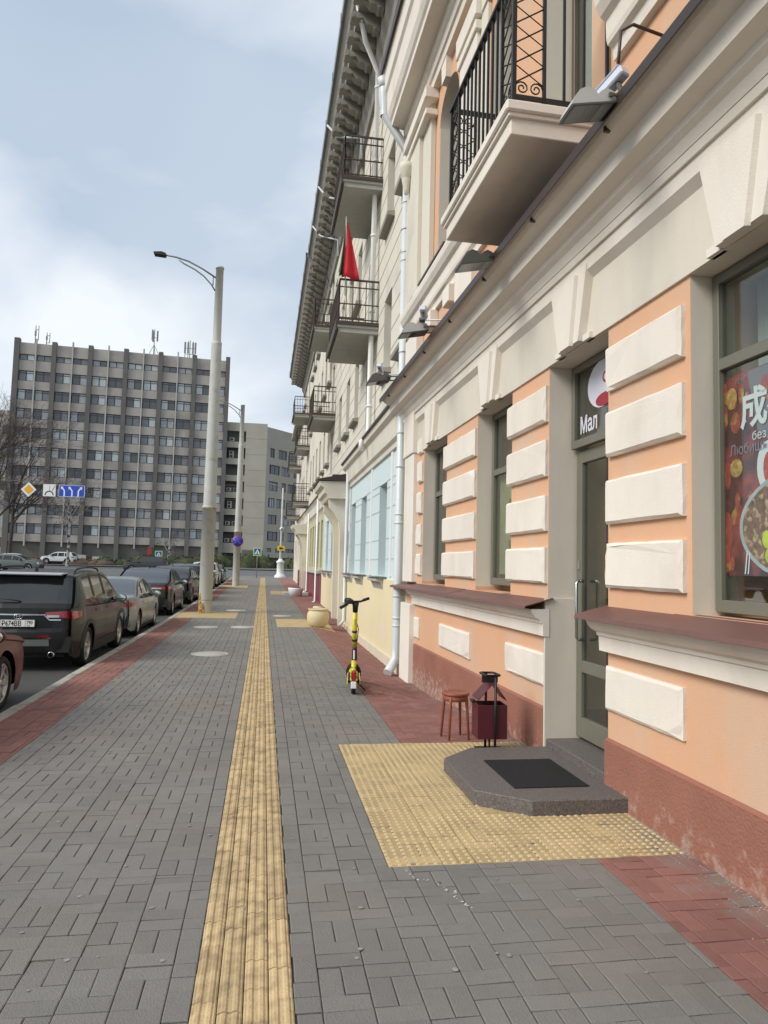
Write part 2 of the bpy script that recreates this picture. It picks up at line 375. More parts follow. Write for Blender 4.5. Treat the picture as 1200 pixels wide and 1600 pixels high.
# far part of the paving, beyond the counted pavers
def far(name,x0,x1,mat,par,dz): strip_mesh(name,x0,x1,YEND,62,dz,mat,parent=par,step=1,nx=3)
far('far_paving',-1.95,1.3,m_gpav,side,-.002); far('far_paving',-2.48,-1.95,m_rpav,band_l,.0); far('far_paving',1.3,2.7,m_rpav,band_r,.0); far('far_strip',-.2,.17,m_tact,guide,.003)
lab=['yellow paving pad round the foot of the tall rust-stained lamp post','yellow paving pad beside the round cream planter','yellow paving pad at the second lamp post','yellow paving pad by the low white planter','small yellow paving patch at the end of the pavement']
for p,lb in zip(PADS,lab):
    strip_mesh('tactile_pad',p[0],p[1],p[2],p[3],-.003,m_ypav,step=.5,nx=4,label=lb)
# corner pavement opening to the crossing
sheet('corner_pavement',-2.6,14,62,66,-.008,m_gpav,'grey corner pavement by the crossing')
# kerb of separate stones
kerb=empty('kerb',(0,0,0),label='pale concrete kerb between street and pavement',kind='structure')
k0=None; y=1.5; i=0
while y<61:
    if not k0:
        mb=MB(); mb.box(-.065,.065,.004,.996,-.25,0,.012); k0=mb.build('kerb_stone',m_kerb,kerb,(-2.555,y,gz(-2.5,y)+.002))
    else:
        o=inst(k0,'kerb_stone',kerb,(-2.555,y,gz(-2.5,y)+rr.uniform(-.006,.006))); o.rotation_euler=((gz(-2.5,y+1)-gz(-2.5,y)),0,rr.uniform(-.003,.003))
    y+=1.0
mb=MB(); mb.box(-16.3,-16,-20,62,-.3,.02); tag(mb.build('far_kerb',m_kerb),'kerb on the far side of the street',kind='structure')
# manhole lids
for (x,y,r_,lb) in ((-.87,13.04,.32,'round pale manhole lid nearest the camera'),(-1.35,18.4,.30,'left round manhole lid of the pair before the lamp post'),(-.45,18.5,.30,'round manhole lid touching the yellow guide strip'),(-.85,24.6,.32,'round manhole lid right of the rust-stained lamp post'),(.62,22.5,.28,'manhole lid between guide strip and planter')):
    t=empty('manhole_lid',(x,y,gz(x,y)),label=lb,cat='manhole lid',group='manhole lids in the pavement')
    mb=MB(); mb.lathe([(0,.010),(r_-.05,.010),(r_-.045,.004),(r_-.035,.004),(r_-.03,.010)],28); mb.build('lid',m_ltconc,t)
    mb=MB(); mb.lathe([(r_-.03,.008),(r_-.03,.010),(r_,.010),(r_+.005,-.005)],28); mb.build('ring',m_ltconc,t)
# granite doorstep
t=empty('doorstep_slab',(0,0,0),label='dark granite doorstep slab with cut corners before the restaurant door',cat='doorstep')
mb=MB(); pr=[(1.79,4.58),(1.47,4.84),(1.47,5.66),(1.77,5.96),(2.50,5.97),(2.50,4.58)]
b=.006; cxy=(2.0,5.25)
k=len(pr); vs=[(x,y,-.02) for x,y in pr]+[(x,y,.094) for x,y in pr]+[(cxy[0]+(x-cxy[0])*.992,cxy[1]+(y-cxy[1])*.992,.10) for x,y in pr]
mb.add(vs,[(i,(i+1)%k,k+(i+1)%k,k+i) for i in range(k)]+[(k+i,k+(i+1)%k,2*k+(i+1)%k,2*k+i) for i in range(k)]+[tuple(range(2*k,3*k))]); mb.build('slab',m_granite,t)
o=MB(); o.box(1.76,2.31,4.84,5.55,.098,.108,.003); tag(o.build('door_mat',m_mat),'black rubber mat lying on the granite doorstep','doormat')
# crumbs and litter at the wall foot
mb=MB()
for i in range(900):
    if rr.random()<.6: y=rr.uniform(3.2,5.0); x=2.50-abs(rr.gauss(0,.07))
    else: y=rr.uniform(2.6,11); x=2.5-abs(rr.gauss(0,.25))
    if 4.6<y<6 : x=min(x,2.49)
    s_=rr.uniform(.0015,.005); z=gz(x,y)
    if 1.45<x and 4.5<y<6.05: continue
    mb.add([(x-s_,y,z),(x+s_*.8,y-s_,z),(x+s_*.3,y+s_,z),(x,y,z+s_)],[(0,1,3),(1,2,3),(2,0,3)])
tag(mb.build('plaster_crumbs',m_kerb),'white crumbs of plaster scattered at the foot of the wall',kind='stuff')

# gum spots and scuffs trodden into the paving
mb=MB()
for i in range(90):
    y=2.2+abs(rr.gauss(0,3.5)); x=rr.uniform(-1.9,1.8); r_=rr.uniform(.006,.016); z=gz(x,y)+.0045; k=7
    mb.add([(x+r_*math.cos(2*math.pi*j/k)*rr.uniform(.7,1.1),y+r_*math.sin(2*math.pi*j/k)*rr.uniform(.7,1.1),z) for j in range(k)],[tuple(range(k))])
tag(mb.build('gum_spots',M('gum_grey',(.27,.255,.235),.9,.2,30,0,20)),'pale flattened gum spots and specks on the grey pavers',kind='stuff')
mb=MB(); pts=[(.80,3.88),(.83,3.72),(.93,3.71),(.95,3.60),(1.0,3.58),(.98,3.50),(1.03,3.40)]
for (xa,ya),(xb,yb2) in zip(pts,pts[1:]):
    for j in range(7):
        f=rr.random(); x=xa+(xb-xa)*f+rr.gauss(0,.006); y=ya+(yb2-ya)*f+rr.gauss(0,.006); s_=rr.uniform(.002,.006)
        mb.add([(x-s_,y,.0045),(x,y-s_,.0045),(x+s_*1.5,y,.0045),(x,y+s_,.0045)],[(0,1,2,3)])
tag(mb.build('plaster_spill',m_cream),'thin white plaster spill along the joints beside the yellow pad',kind='stuff')
# ================================================================== PEACH BUILDING (local: x = out of wall is negative, y along the street, z up)
WA=R(.941); W0=(2.564,.0421,0)
U_END=11.72
pb=empty('peach_building',W0,WA,'peach and cream two storey building with a restaurant, rusticated blocks and a balcony','building')
def P(x,u,z):
    return Vector(W0)+Vector((math.cos(WA)*x-math.sin(WA)*u,math.sin(WA)*x+math.cos(WA)*u,z))
def bx(name,mat,*args,parent=None,bv=0):
    al=list(args if isinstance(args[0],(tuple,list)) else [args]); o=None
    for grp in ([al] if name in JOIN else [[a] for a in al]):
        mb=MB()
        for a in grp: mb.box(*a,bv)
        o=mb.build(name,mat,parent or pb)
    return o
OPEN=[(2.75,3.85,1.36),(4.87,5.95,.16),(6.88,8.02,1.40),(9.37,10.69,1.40)]   # big window, door, two windows
HEAD=3.42
# ground floor wall pieces
pi_=[(1.0,2.75),(3.85,4.87),(5.95,6.88),(8.02,9.37),(10.69,11.72)]
bx('wall',m_peach,*[(0,.55,a,b_,1.36,HEAD) for a,b_ in pi_]+[(0,.55,1.0,4.87,.40,1.36),(0,.55,5.95,11.72,.40,1.36)])
bx('plinth',m_plinth,(-.03,.55,1.0,4.87,-.5,.40),(-.03,.55,5.95,11.1,-.5,.40))
# chamfer of the plinth top
mb=MB()
for a,b_ in ((1.0,4.87),(5.95,11.1)): mb.extr([(-.03,.402),(-.002,.402),(-.002,.42)],'y',a,b_)
mb.build('plinth_ledge',m_plinth,pb)
# beige jamb linings, a hair proud of the peach piers inside each opening
for (a,b_,zb) in OPEN:
    dp=.34 if zb<1 else .30
    bx('jamb',m_beige,(.004,dp,b_-.001,b_+.02,zb,HEAD-.002)); 
    bx('jamb',m_beige,(.004,dp,a-.02,a+.001,zb,HEAD-.002))
# the door jambs run down in beige to the ground
bx('door_jamb',m_beige,(-.034,.36,5.925,5.955,-.1,1.36))
# stone blocks
rows=[(1.49,1.81),(1.95,2.27),(2.44,2.77),(2.93,3.255)]
rb=random.Random(9)
def block(a,b_,z0,z1,d=.05):
    """raised plaster block, rim and face slightly uneven, corners knocked"""
    mb=MB(); hw=(b_-a)/2; hz=(z1-z0)/2; s_=.020; J=lambda q=.003: rb.uniform(-q,q)
    def ring(x,w_,h_,q):
        pts=[]
        for (p0,p1,n_) in (((-w_,-h_),(w_,-h_),7),((w_,-h_),(w_,h_),4),((w_,h_),(-w_,h_),7),((-w_,h_),(-w_,-h_),4)):
            for i in range(n_): f=i/n_; pts.append((x+J(q*.5),p0[0]+(p1[0]-p0[0])*f+J(q),p0[1]+(p1[1]-p0[1])*f+J(q)))
        return pts
    r0=[(.01,y,z) for _,y,z in ring(0,hw,hz,.0)]; r1=ring(-d*.6,hw,hz,.003); r2=ring(-d,hw-s_,hz-s_,.003)
    k=len(r0)
    # knock one corner
    if rb.random()<.6:
        c=rb.choice([0,7,11,18]); x,y,z=r2[c]; r2[c]=(x+.012,y*.985,z*.95)
    n0=len(mb.v); mb.add(r0+r1+r2,[(i,(i+1)%k,k+(i+1)%k,k+i) for i in range(k)]+[(k+i,k+(i+1)%k,2*k+(i+1)%k,2*k+i) for i in range(k)]+[tuple(range(2*k,3*k))])
    o=mb.build('stone_block',m_cream,pb); o.location=(0,(a+b_)/2,(z0+z1)/2); o.rotation_euler=(rb.uniform(-.004,.004),0,0); return o
for a,b_ in ((1.2,2.72),(3.90,4.84),(5.96,6.92),(8.03,9.41)):
    for z0,z1 in rows: block(a,b_,z0,z1)
for z0,z1 in rows+[(3.38,3.62)]: block(10.71,11.0,z0,z1)
for a,b_,z0,z1 in ((3.92,4.86,.62,.93),(1.5,2.4,.62,.93),(5.98,6.95,.60,.88),(8.17,9.53,.545,.85),(10.76,11.06,.52,.83)): block(a,b_,z0,z1,.035)
# moulding under the sills
prof=[(0,1.03),(-.055,1.035),(-.06,1.14),(-.075,1.145),(-.08,1.17),(-.12,1.19),(-.15,1.225),(-.17,1.265),(0,1.268)]
for a,b_ in ((1.0,4.90),(5.92,11.12)):
    mb=MB(); mb.extr(prof,'y',a,b_); mb.build('sill_moulding',m_cream,pb)
# brown sheet metal on top, in lapped lengths
def sheetm(a,b_,dz,tilt=0):
    mb=MB(); z=dz
    pr=[(.03,1.355+z),(-.225,1.285+z),(-.235,1.262+z),(-.239,1.264+z),(-.231,1.292+z),(.03,1.362+z)]
    mb.extr(pr,'y',a,b_); o=mb.build('sill_flashing',m_sill,pb); o.location.z=0; o.rotation_euler=(tilt,0,0); return o
for a,b_,dz in ((1.0,2.2,.0),(2.19,4.03,.004),(4.02,4.93,.0),(5.90,7.13,.004),(7.12,8.43,0),(8.42,9.9,.004),(9.89,12.05,0)): sheetm(a,b_,dz)
# lintel zone and frieze
mb=MB(); mb.box(-.02,.55,1.0,11.72,HEAD,3.90)
mb.build('lintel_band',m_beige,pb)
mb=MB(); mb.extr([(.55,3.90),(-.02,3.90),(-.075,3.955),(-.08,4.06),(-.10,4.06),(-.115,4.11),(.55,4.11)],'y',1.0,11.9); mb.build('frieze',m_cream,pb)
# wedge keystones with a raised face
for uc in (3.3,5.4,7.48,10.08):
    mb=MB()
    for (wt,wb,d0,d1,zt,zb) in ((.70,.40,-.018,-.085,4.0,3.43),(.40,.20,-.084,-.115,3.96,3.415)):
        v=[(d0,uc-wb/2,zb),(d0,uc+wb/2,zb),(d0,uc+wt/2,zt),(d0,uc-wt/2,zt)]; v2=[(d1,y+(.012 if y<uc else -.012),z) for _,y,z in v]
        mb.add(v+v2,[(4,5,6,7)]+[(i,(i+1)%4,4+(i+1)%4,4+i) for i in range(4)])
    mb.build('keystone',m_cream,pb)
    bx('keystone_shoulder',m_cream,(-.05,.004,uc-.32,uc-.2,HEAD-.0,3.47),(-.05,.004,uc+.2,uc+.32,HEAD,3.47))
# cornice over the ground floor
cp=[(.2,4.11),(-.12,4.112),(-.15,4.17),(-.19,4.20),(-.20,4.235),(-.30,4.27),(-.31,4.385),(-.35,4.40),(-.40,4.425),(-.43,4.45),(-.45,4.475),(.2,4.475)]
mb=MB(); mb.extr(cp,'y',1.0,12.05); mb.build('cornice',m_cream,pb)
mb=MB(); mb.extr([(.2,4.477),(-.47,4.477),(-.475,4.435),(-.485,4.435),(-.49,4.50),(0.05,4.66),(.2,4.66)],'y',.9,12.1); mb.build('cornice_flashing',m_dark,pb)
mb=MB()
for i in range(9): mb.box(-.44,.0,1.6+i*1.24,1.625+i*1.24,4.425,4.476)
mb.build('flashing_hook',m_dark,pb)['kind']='stuff'
# corner pilaster at the far end, slim strip beside it
bx('corner_pilaster',m_cream,(-.11,.3,11.06,11.72,-.5,1.03),(-.09,.3,11.06,11.72,1.37,3.42),(-.115,.3,11.04,11.74,3.42,4.11),bv=.01)
bx('pilaster_end',m_beige,(.0,.3,11.725,11.95,-.5,4.4))
# windows of the ground floor
def window(a,b_,z0,z1,xf,transom,name='window',fw=.06,par=None,mat=None,gl=None,mull=()):
    mb=MB(); x0,x1=xf,xf+.06
    mb.box(x0,x1,a,a+fw,z0,z1,.004).box(x0,x1,b_-fw,b_,z0,z1,.004).box(x0+.002,x1,a+fw,b_-fw,z0,z0+fw*1.3,.003).box(x0+.002,x1,a+fw,b_-fw,z1-fw,z1,.003)
    zs=[z0+fw*1.3]
    if transom: mb.box(x0+.002,x1,a+fw,b_-fw,transom-.035,transom+.035,.003); zs+= [transom-.035,transom+.035]
    zs+=[z1-fw]
    for q in mull: mb.box(x0+.003,x1,q-.025,q+.025,z0+fw*1.3,z1-fw,.003)
    fr=mb.build(name,mat or m_frame,par or pb)
    for i in range(0,len(zs),2):
        mb=MB(); mb.box(x0+.028,x0+.034,a+fw-.003,b_-fw+.003,zs[i]-.003,zs[i+1]+.003); mb.build('pane',gl or g_shop,fr)
    return fr
window(2.76,3.84,1.385,3.41,.14,2.855,fw=.055)
window(6.90,8.00,1.43,3.41,.17,2.72)
window(9.39,10.67,1.43,3.41,.17,2.72)
# dim rooms behind the glass: back wall, ceiling, floor, a low counter
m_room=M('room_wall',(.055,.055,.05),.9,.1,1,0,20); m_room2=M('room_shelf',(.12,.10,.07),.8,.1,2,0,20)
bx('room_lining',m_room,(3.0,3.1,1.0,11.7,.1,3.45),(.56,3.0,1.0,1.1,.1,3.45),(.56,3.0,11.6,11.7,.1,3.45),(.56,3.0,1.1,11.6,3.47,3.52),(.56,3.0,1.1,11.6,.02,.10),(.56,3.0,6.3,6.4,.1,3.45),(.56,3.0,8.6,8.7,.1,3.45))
m_blind=M('yellow_green_blind',(.36,.38,.20),.8,.15,2,.1,20,col2=(.50,.42,.28),thr=.5,s2=3)
bl=bx('window_blind',m_blind,(.26,.27,6.95,7.97,1.55,2.68)); 
m_curt=M('pale_curtain',(.5,.5,.47),.9,.1,3,0,20,stretch=(1,14,.2))
bx('curtain',m_curt,(.42,.43,2.8,3.8,2.85,3.40))
# door
dr=bx('door',m_frame,(.255,.31,4.89,4.98,.19,2.66),(.255,.31,5.83,5.93,.19,2.66),(.257,.31,4.98,5.83,.19,.36),(.257,.31,4.98,5.83,.74,.84),(.257,.31,4.98,5.83,2.55,2.66),bv=.004)
bx('pane',g_shop,(.28,.286,4.975,5.835,.355,.745),parent=dr); bx('pane',g_shop,(.28,.286,4.975,5.835,.835,2.555),parent=dr)
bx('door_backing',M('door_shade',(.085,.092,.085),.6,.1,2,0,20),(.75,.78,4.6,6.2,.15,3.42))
mb=MB(); m_chrome=M('chrome',(.55,.55,.53),.18,.02,3,0,20,metal=1)
for yy in (5.78,):
    mb.tube([(.25,yy,1.02),(.20,yy,1.02),(.185,yy,1.04),(.185,yy,1.50),(.20,yy,1.52),(.25,yy,1.52)],.013,8)
mb.build('handle',m_chrome,dr)
mb=MB(); mb.tube([(.30,5.45,1.06),(.36,5.45,1.06),(.37,5.45,1.08),(.37,5.45,1.48),(.36,5.45,1.5),(.30,5.45,1.5)],.011,8); mb.build('handle',m_chrome,dr)
mb=MB(); mb.box(.245,.255,5.86,5.90,1.62,1.70,.003); mb.build('lock_plate',m_chrome,dr)
fl=window(4.89,5.93,2.68,3.41,.20,None,fw=.055,name='fanlight')
bx('door_step',m_granite,(-.02,.34,4.872,5.948,-.1,.165),bv=.006)
# shop logo in the fanlight: white oval with a red and brown mark, letters below
lg=empty('door_logo',(0,0,0),label='round white shop logo with lettering on the glass above the door',cat='sign'); lg.parent=None
lg.location=W0; lg.rotation_euler=(0,0,WA)
m_stk=M('sticker_white',(.62,.62,.68),.5,.02,3,0,20); m_stkr=M('sticker_red',(.30,.02,.03),.5,.02,3,0,20)
def disc(mb,cx_,cz,rx,rz,x,k=28,a0=0,a1=360):
    vs=[(x,cx_,cz)]+[(x,cx_-rx*math.cos(R(a0+(a1-a0)*i/k)),cz+rz*math.sin(R(a0+(a1-a0)*i/k))) for i in range(k+1)]
    mb.add(vs,[(0,i,i+1) for i in range(1,k+1)]); return mb
mb=MB(); disc(mb,5.40,3.16,.26,.20,.224); mb.build('logo_disc',m_stk,lg)
for q_ in ((5.33,3.20,.06,.05,.220),(5.36,3.02,.15,.055,.221),(5.24,3.12,.035,.06,.220)): mb=MB(); disc(mb,*q_); mb.build('logo_mark',m_stkr,lg)
mb=MB(); disc(mb,5.33,3.20,.035,.028,.218); mb.build('logo_highlight',m_stk,lg); mb=MB(); disc(mb,5.20,3.22,.03,.03,.219); mb.build('logo_highlight',m_stk,lg)
text('lettering','Мал',.20,m_stk,lg,(.222,5.80,2.80),(R(90),0,R(-90)),.001,.8,.004)
# poster inside the big window (own thing)
po=empty('food_poster',P(-.052,.065,0),WA,'large red food poster with Chinese lettering and a noodle bowl behind the shop window','poster')
m_pback=M('poster_ground',(.10,.018,.022),.45,.35,2,0,20,col2=(.42,.06,.05),thr=.52,s2=6,soft=.1)
m_pch=M('poster_chilli',(.46,.07,.05),.4,.35,14,0,20,col2=(.60,.30,.08),thr=.58,s2=18,soft=.06)
m_por=M('poster_orange',(.62,.28,.06),.4,.3,14,0,20,col2=(.70,.52,.22),thr=.55,s2=25,soft=.06)
m_pgrey=M('poster_grey',(.26,.22,.26),.5,.1,5,0,20)
m_pwht=M('poster_white',(.66,.68,.68),.4,.04,5,0,20)
m_pfood=M('poster_noodles',(.20,.10,.055),.4,.5,30,0,20,col2=(.50,.36,.22),thr=.56,s2=22,soft=.05)
m_pgrn=M('poster_lime',(.50,.58,.04),.4,.3,10,0,20)
def flat(name,mat,fn):
    mb=MB(); fn(mb); return mb.build(name,mat,po)
flat('sheet',m_pback,lambda b:b.box(.232,.236,2.86,3.74,1.60,2.77))
flat('pale_area',m_pgrey,lambda b:b.add([(.2310,3.52,2.765),(.2310,2.87,2.765),(.2310,2.87,2.30),(.2310,3.2,2.24),(.2310,3.44,2.40)],[(0,1,2,3,4)]))
rq=random.Random(5)
def chil(b):
    for i in range(26):
        u=3.74-abs(rq.gauss(0.04,.13)) if i<18 else rq.uniform(2.9,3.7); z=rq.uniform(1.66,2.7) if i<18 else rq.uniform(1.62,1.95)
        u=min(u,3.71); disc(b,u,z,rq.uniform(.02,.045),rq.uniform(.035,.075),.2300-.0001*i,10)
flat('chillies',m_pch,chil)
flat('dumplings',m_por,lambda b:[disc(b,u,z,rx,rz,.2270-.0002*i,12) for i,(u,z,rx,rz) in enumerate(((3.655,2.64,.05,.06),(3.62,2.22,.055,.055),(3.655,2.60,.035,.03),(3.3,2.36,.06,.05),(3.22,1.68,.05,.04)))])
flat('plate',m_pwht,lambda b:disc(b,3.36,2.20,.085,.14,.2255,20))
flat('plate_rice',m_pch,lambda b:disc(b,3.35,2.19,.045,.09,.2252,20))
def ringm(b):
    k=40; cu,cz=3.11,1.87
    vs=[]
    for i in range(k+1):
        a=2*math.pi*i/k
        vs+=[(.2245,cu+.485*math.cos(a),cz+.30*math.sin(a)),(.2245,cu+.458*math.cos(a),cz+.278*math.sin(a))]
    vs=[(x,min(max(u,2.865),3.735),max(z,1.61)) for x,u,z in vs]
    b.add(vs,[(2*i,2*i+1,2*i+3,2*i+2) for i in range(k)])
flat('bowl_rim',M('bowl_glaze',(.40,.43,.43),.4,.2,9,0,20),ringm)
flat('bowl_food',m_pfood,lambda b:b.add([(.2242,min(max(3.11+.457*math.cos(2*math.pi*i/36),2.87),3.73),1.87+.277*math.sin(2*math.pi*i/36)) for i in range(36)],[tuple(range(36))]))
flat('lime',m_pgrn,lambda b:[disc(b,3.37,1.80,.04,.05,.2238,14),disc(b,3.35,1.71,.04,.045,.2236,14)])
flat('chopsticks',m_pwht,lambda b:(b.add([(.2232,3.535,1.74),(.2232,3.525,1.74),(.2232,3.545,1.61),(.2232,3.555,1.61)],[(0,1,2,3)]),b.add([(.2231,3.515,1.73),(.2231,3.505,1.73),(.2231,3.52,1.61),(.2231,3.53,1.61)],[(0,1,2,3)])))
text('lettering','成都',.235,m_pwht,po,(.2235,3.575,2.46),(R(90),0,R(-90)),.0005,.95,.006)
text('lettering','без Рецепта',.07,m_pwht,po,(.2234,3.48,2.36),(R(90),0,R(-90)),.0004,1)
text('lettering','Любишь ост',.085,m_pgrey,po,(.2233,3.67,2.295),(R(90),0,R(-90)),.0004,.9)
text('lettering','ХЕНГ',.045,m_pgrey,po,(.2234,3.62,2.71),(R(90),0,R(-90)),.0004,.9)
# -------------------------------------------------- upper storey
UO=[(5.15,6.20,5.03,8.2),(9.10,10.12,5.92,8.25),(2.3,3.4,5.92,8.25),(7.02,7.66,5.92,8.0)]
# wall pieces round the openings
z0,z1=4.66,9.0
mb=MB(); cur=1.0
for a,b_,zb,zt in sorted(UO):
    mb.box(0.001,.5,cur,a,z0,z1); mb.box(0.001,.5,a,b_,z0,zb); mb.box(0.001,.5,a,b_,zt+.5,z1); cur=b_
mb.box(0.001,.5,cur,11.72,z0,z1); mb.build('upper_wall',m_peach,pb)
def arch(a,b_,z,dp=.30,x0=.0):
    """filling above a round headed opening: spandrel with an arched underside"""
    mb=MB(); k=14; c=(a+b_)/2; r=(b_-a)/2; pts=[(c-r*math.cos(math.pi*i/k),z+r*.85*math.sin(math.pi*i/k)) for i in range(k+1)]
    zt=z+.5
    vs=[(x0,y,zz_) for y,zz_ in pts]+[(x0,y,zt) for y,_ in pts]+[(dp,y,zz_) for y,zz_ in pts]+[(dp,y,zt) for y,_ in pts]; n_=k+1
    fs=[]
    for i in range(k): fs+=[(i,i+1,n_+i+1,n_+i),(i,i+1,2*n_+i+1,2*n_+i)]
    mb.add(vs,fs); mb.build('arch_spandrel',m_peach,pb)
    mb=MB(); v2=[(x0+.003,y,zz_-.004) for y,zz_ in pts]+[(dp+.1,y,zz_-.004) for y,zz_ in pts]
    mb.add(v2,[(i,i+1,n_+i+1,n_+i) for i in range(k)],True); mb.build('arch_soffit',m_beige,pb)
    bx('jamb',m_beige,(.005,dp+.1,a-.001,a+.012,z-3.1 if z-3.1>4.7 else 5.03,z),(.005,dp+.1,b_-.012,b_+.001,z-3.1 if z-3.1>4.7 else 5.03,z))
    mb=MB(); wt,wb=.34,.22; zt2,zb2=z+.98,z+r*.85-.03
    v=[(-.0,c-wb/2,zb2),(-.0,c+wb/2,zb2),(-.0,c+wt/2,zt2),(-.0,c-wt/2,zt2)]; v2=[(-.09,y,z_) for _,y,z_ in v]
    mb.add(v+v2,[(4,5,6,7)]+[(i,(i+1)%4,4+(i+1)%4,4+i) for i in range(4)]); mb.build('keystone',m_cream,pb)
for a,b_,zb,zt in UO: arch(a,b_,zt)
g_up=glass('upper_glass',alpha=.5,rough=.03)
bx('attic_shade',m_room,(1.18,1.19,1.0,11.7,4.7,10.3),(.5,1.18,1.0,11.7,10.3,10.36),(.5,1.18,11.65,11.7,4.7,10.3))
m_brown=M('brown_frame',(.11,.075,.055),.5,.08,3,0,20)
for a,b_,zb,zt in UO:
    if zb<5.5:
        f=window(a+.02,b_-.02,zb+.02,zt+.45,.30,7.2,mat=m_brown,gl=g_up,name='balcony_door',mull=((a+b_)/2,))
        bx('curtain',m_curt,(.40,.402,a+.05,b_-.05,zb+.1,zt+.4),parent=f)
    else: window(a+.02,b_-.02,zb+.02,zt+.45,.30,7.4,mat=m_brown,gl=g_up,mull=((a+b_)/2,))
# sill course of the upper floor, broken at the balcony
sp=[(0,5.40),(-.05,5.405),(-.06,5.50),(-.10,5.52),(-.11,5.56),(-.115,5.70),(-.16,5.73),(-.20,5.80),(-.21,5.86),(-.21,5.90),(0,5.92)]
for a,b_ in ((1.0,4.70),(6.72,11.86)):
    mb=MB(); mb.extr(sp,'y',a,b_); mb.build('upper_sill_course',m_cream,pb)
bx('upper_sill_flashing',m_dark,(-.225,.0,8.95,10.45,5.905,5.935),(-.225,0,2.1,3.6,5.905,5.935),(-.20,.0,10.9,11.2,5.905,5.93))
bx('sill_bracket',m_cream,(-.13,0,9.0,9.3,5.15,5.40),(-.13,0,10.0,10.3,5.15,5.40),(-.13,0,10.9,11.7,4.75,5.40),(-.13,0,8.0,8.7,4.75,5.40),bv=.01)
# pilasters
bx('pilaster',m_cream,(-.10,0,8.0,8.72,5.92,8.35),(-.13,0,7.95,8.77,8.18,8.30),(-.14,0,7.93,8.8,8.35,8.62),bv=.008)
bx('pilaster',m_crm2,(-.05,0,7.72,7.998,5.92,8.35),(-.07,0,7.70,7.92,8.36,8.6),bv=.006)
bx('pilaster',m_crm2,(-.16,0,10.85,11.72,5.92,8.9),(-.09,0,10.35,10.848,5.92,8.9),bv=.01)
bx('pilaster_capital',m_cream,(-.20,0,10.25,11.80,8.56,8.66),(-.22,0,10.2,11.84,8.80,8.98),bv=.01)
bx('pilaster',m_cream,(-.10,0,3.9,4.6,5.92,8.35),(-.13,0,3.86,4.64,8.18,8.30),bv=.008)
# main entablature and eaves
ep=[(0,8.95),(-.10,8.96),(-.11,9.08),(-.14,9.09),(-.15,9.20),(-.19,9.23),(-.20,9.36),(-.42,9.37),(-.425,9.46),(-.46,9.50),(-.50,9.60),(-.52,9.95),(-.56,10.0),(-.57,10.25),(-.60,10.36),(.3,10.37),(.3,8.95)]
mb=MB(); mb.extr(ep,'y',1.0,11.98); mb.build('main_cornice',m_cream,pb)
mb=MB(); mb.extr([(.3,10.372),(-.61,10.372),(-.615,10.32),(-.635,10.32),(-.64,10.44),(.3,10.75)],'y',.9,12.05); mb.build('eaves_gutter',m_dark,pb)
mb=MB(); mb.box(1.2,6,1.0,11.98,4.5,10.5); mb.build('upper_body',m_peach,pb)
mb=MB(); mb.extr([(.2,10.5),(6.2,10.5),(3.2,12.0)],'y',1.0,11.98); mb.build('roof',m_dark,pb)
# carved bracket ornament near the pipe
mb=MB(); mb.lathe([(.0,.0),(.035,.02),(.05,.10),(.07,.2),(.085,.26),(.085,.30),(.105,.32),(.11,.44),(.12,.46),(.12,.55),(0,.56)],12,(-.22,11.5,7.9)); o=mb.build('carved_bracket',m_crm2,pb)
# balcony
bal=MB(); BU0,BU1,BD=4.78,6.62,.84
bal.box(-BD+.03,-.0,BU0+.03,BU1-.03,4.80,4.93,.006).box(-BD+.005,-.0,BU0+.005,BU1-.005,4.925,4.96,.004).box(-BD-.02,.0,BU0-.02,BU1+.02,4.957,5.04,.012)
balc=bal.build('balcony_slab',m_cream,pb)
def bars(name,fn):
    mb=MB(); fn(mb); return mb.build(name,m_black,balc)
zr0,zr1=5.12,6.10; xr=-BD+.06; ua,ub=BU0+.06,BU1-.06
bars('handrail',lambda b:(b.box(xr-.025,xr+.025,ua-.02,ub+.02,zr1,zr1+.035,.005),b.box(xr,0,ua-.025,ua+.025,zr1,zr1+.035,.005),b.box(xr,0,ub-.025,ub+.025,zr1,zr1+.035,.005)))
bars('bottom_rail',lambda b:(b.box(xr-.012,xr+.012,ua,ub,zr0-.02,zr0+.01),b.box(xr,0,ua-.012,ua+.012,zr0-.02,zr0+.01),b.box(xr,0,ub-.012,ub+.012,zr0-.02,zr0+.01)))
pr_=None
def bar(x,u,w_=.009,z0=zr0,z1=zr1):
    global pr_
    if pr_ is None:
        mb=MB(); mb.box(-.008,.008,-.008,.008,0,1); pr_=mb.build('baluster',m_black,balc); o=pr_
    else: o=inst(pr_,'baluster',balc,(0,0,0))
    o.location=(x,u,z0); o.scale=(w_/.008,w_/.008,z1-z0)
for x,u in ((xr,ua),(xr,ub)): bar(x,u,.016,5.04)
for x,u in ((xr,ua+.26),(xr,ub-.26),(xr+.24,ua),(xr+.24,ub),(-.03,ua),(-.03,ub)): bar(x,u,.012,5.04)
u=ua+.38
while u<ub-.32: bar(xr,u); u+=.115
for x in (xr+.40,xr+.56): bar(x,ua); bar(x,ub)
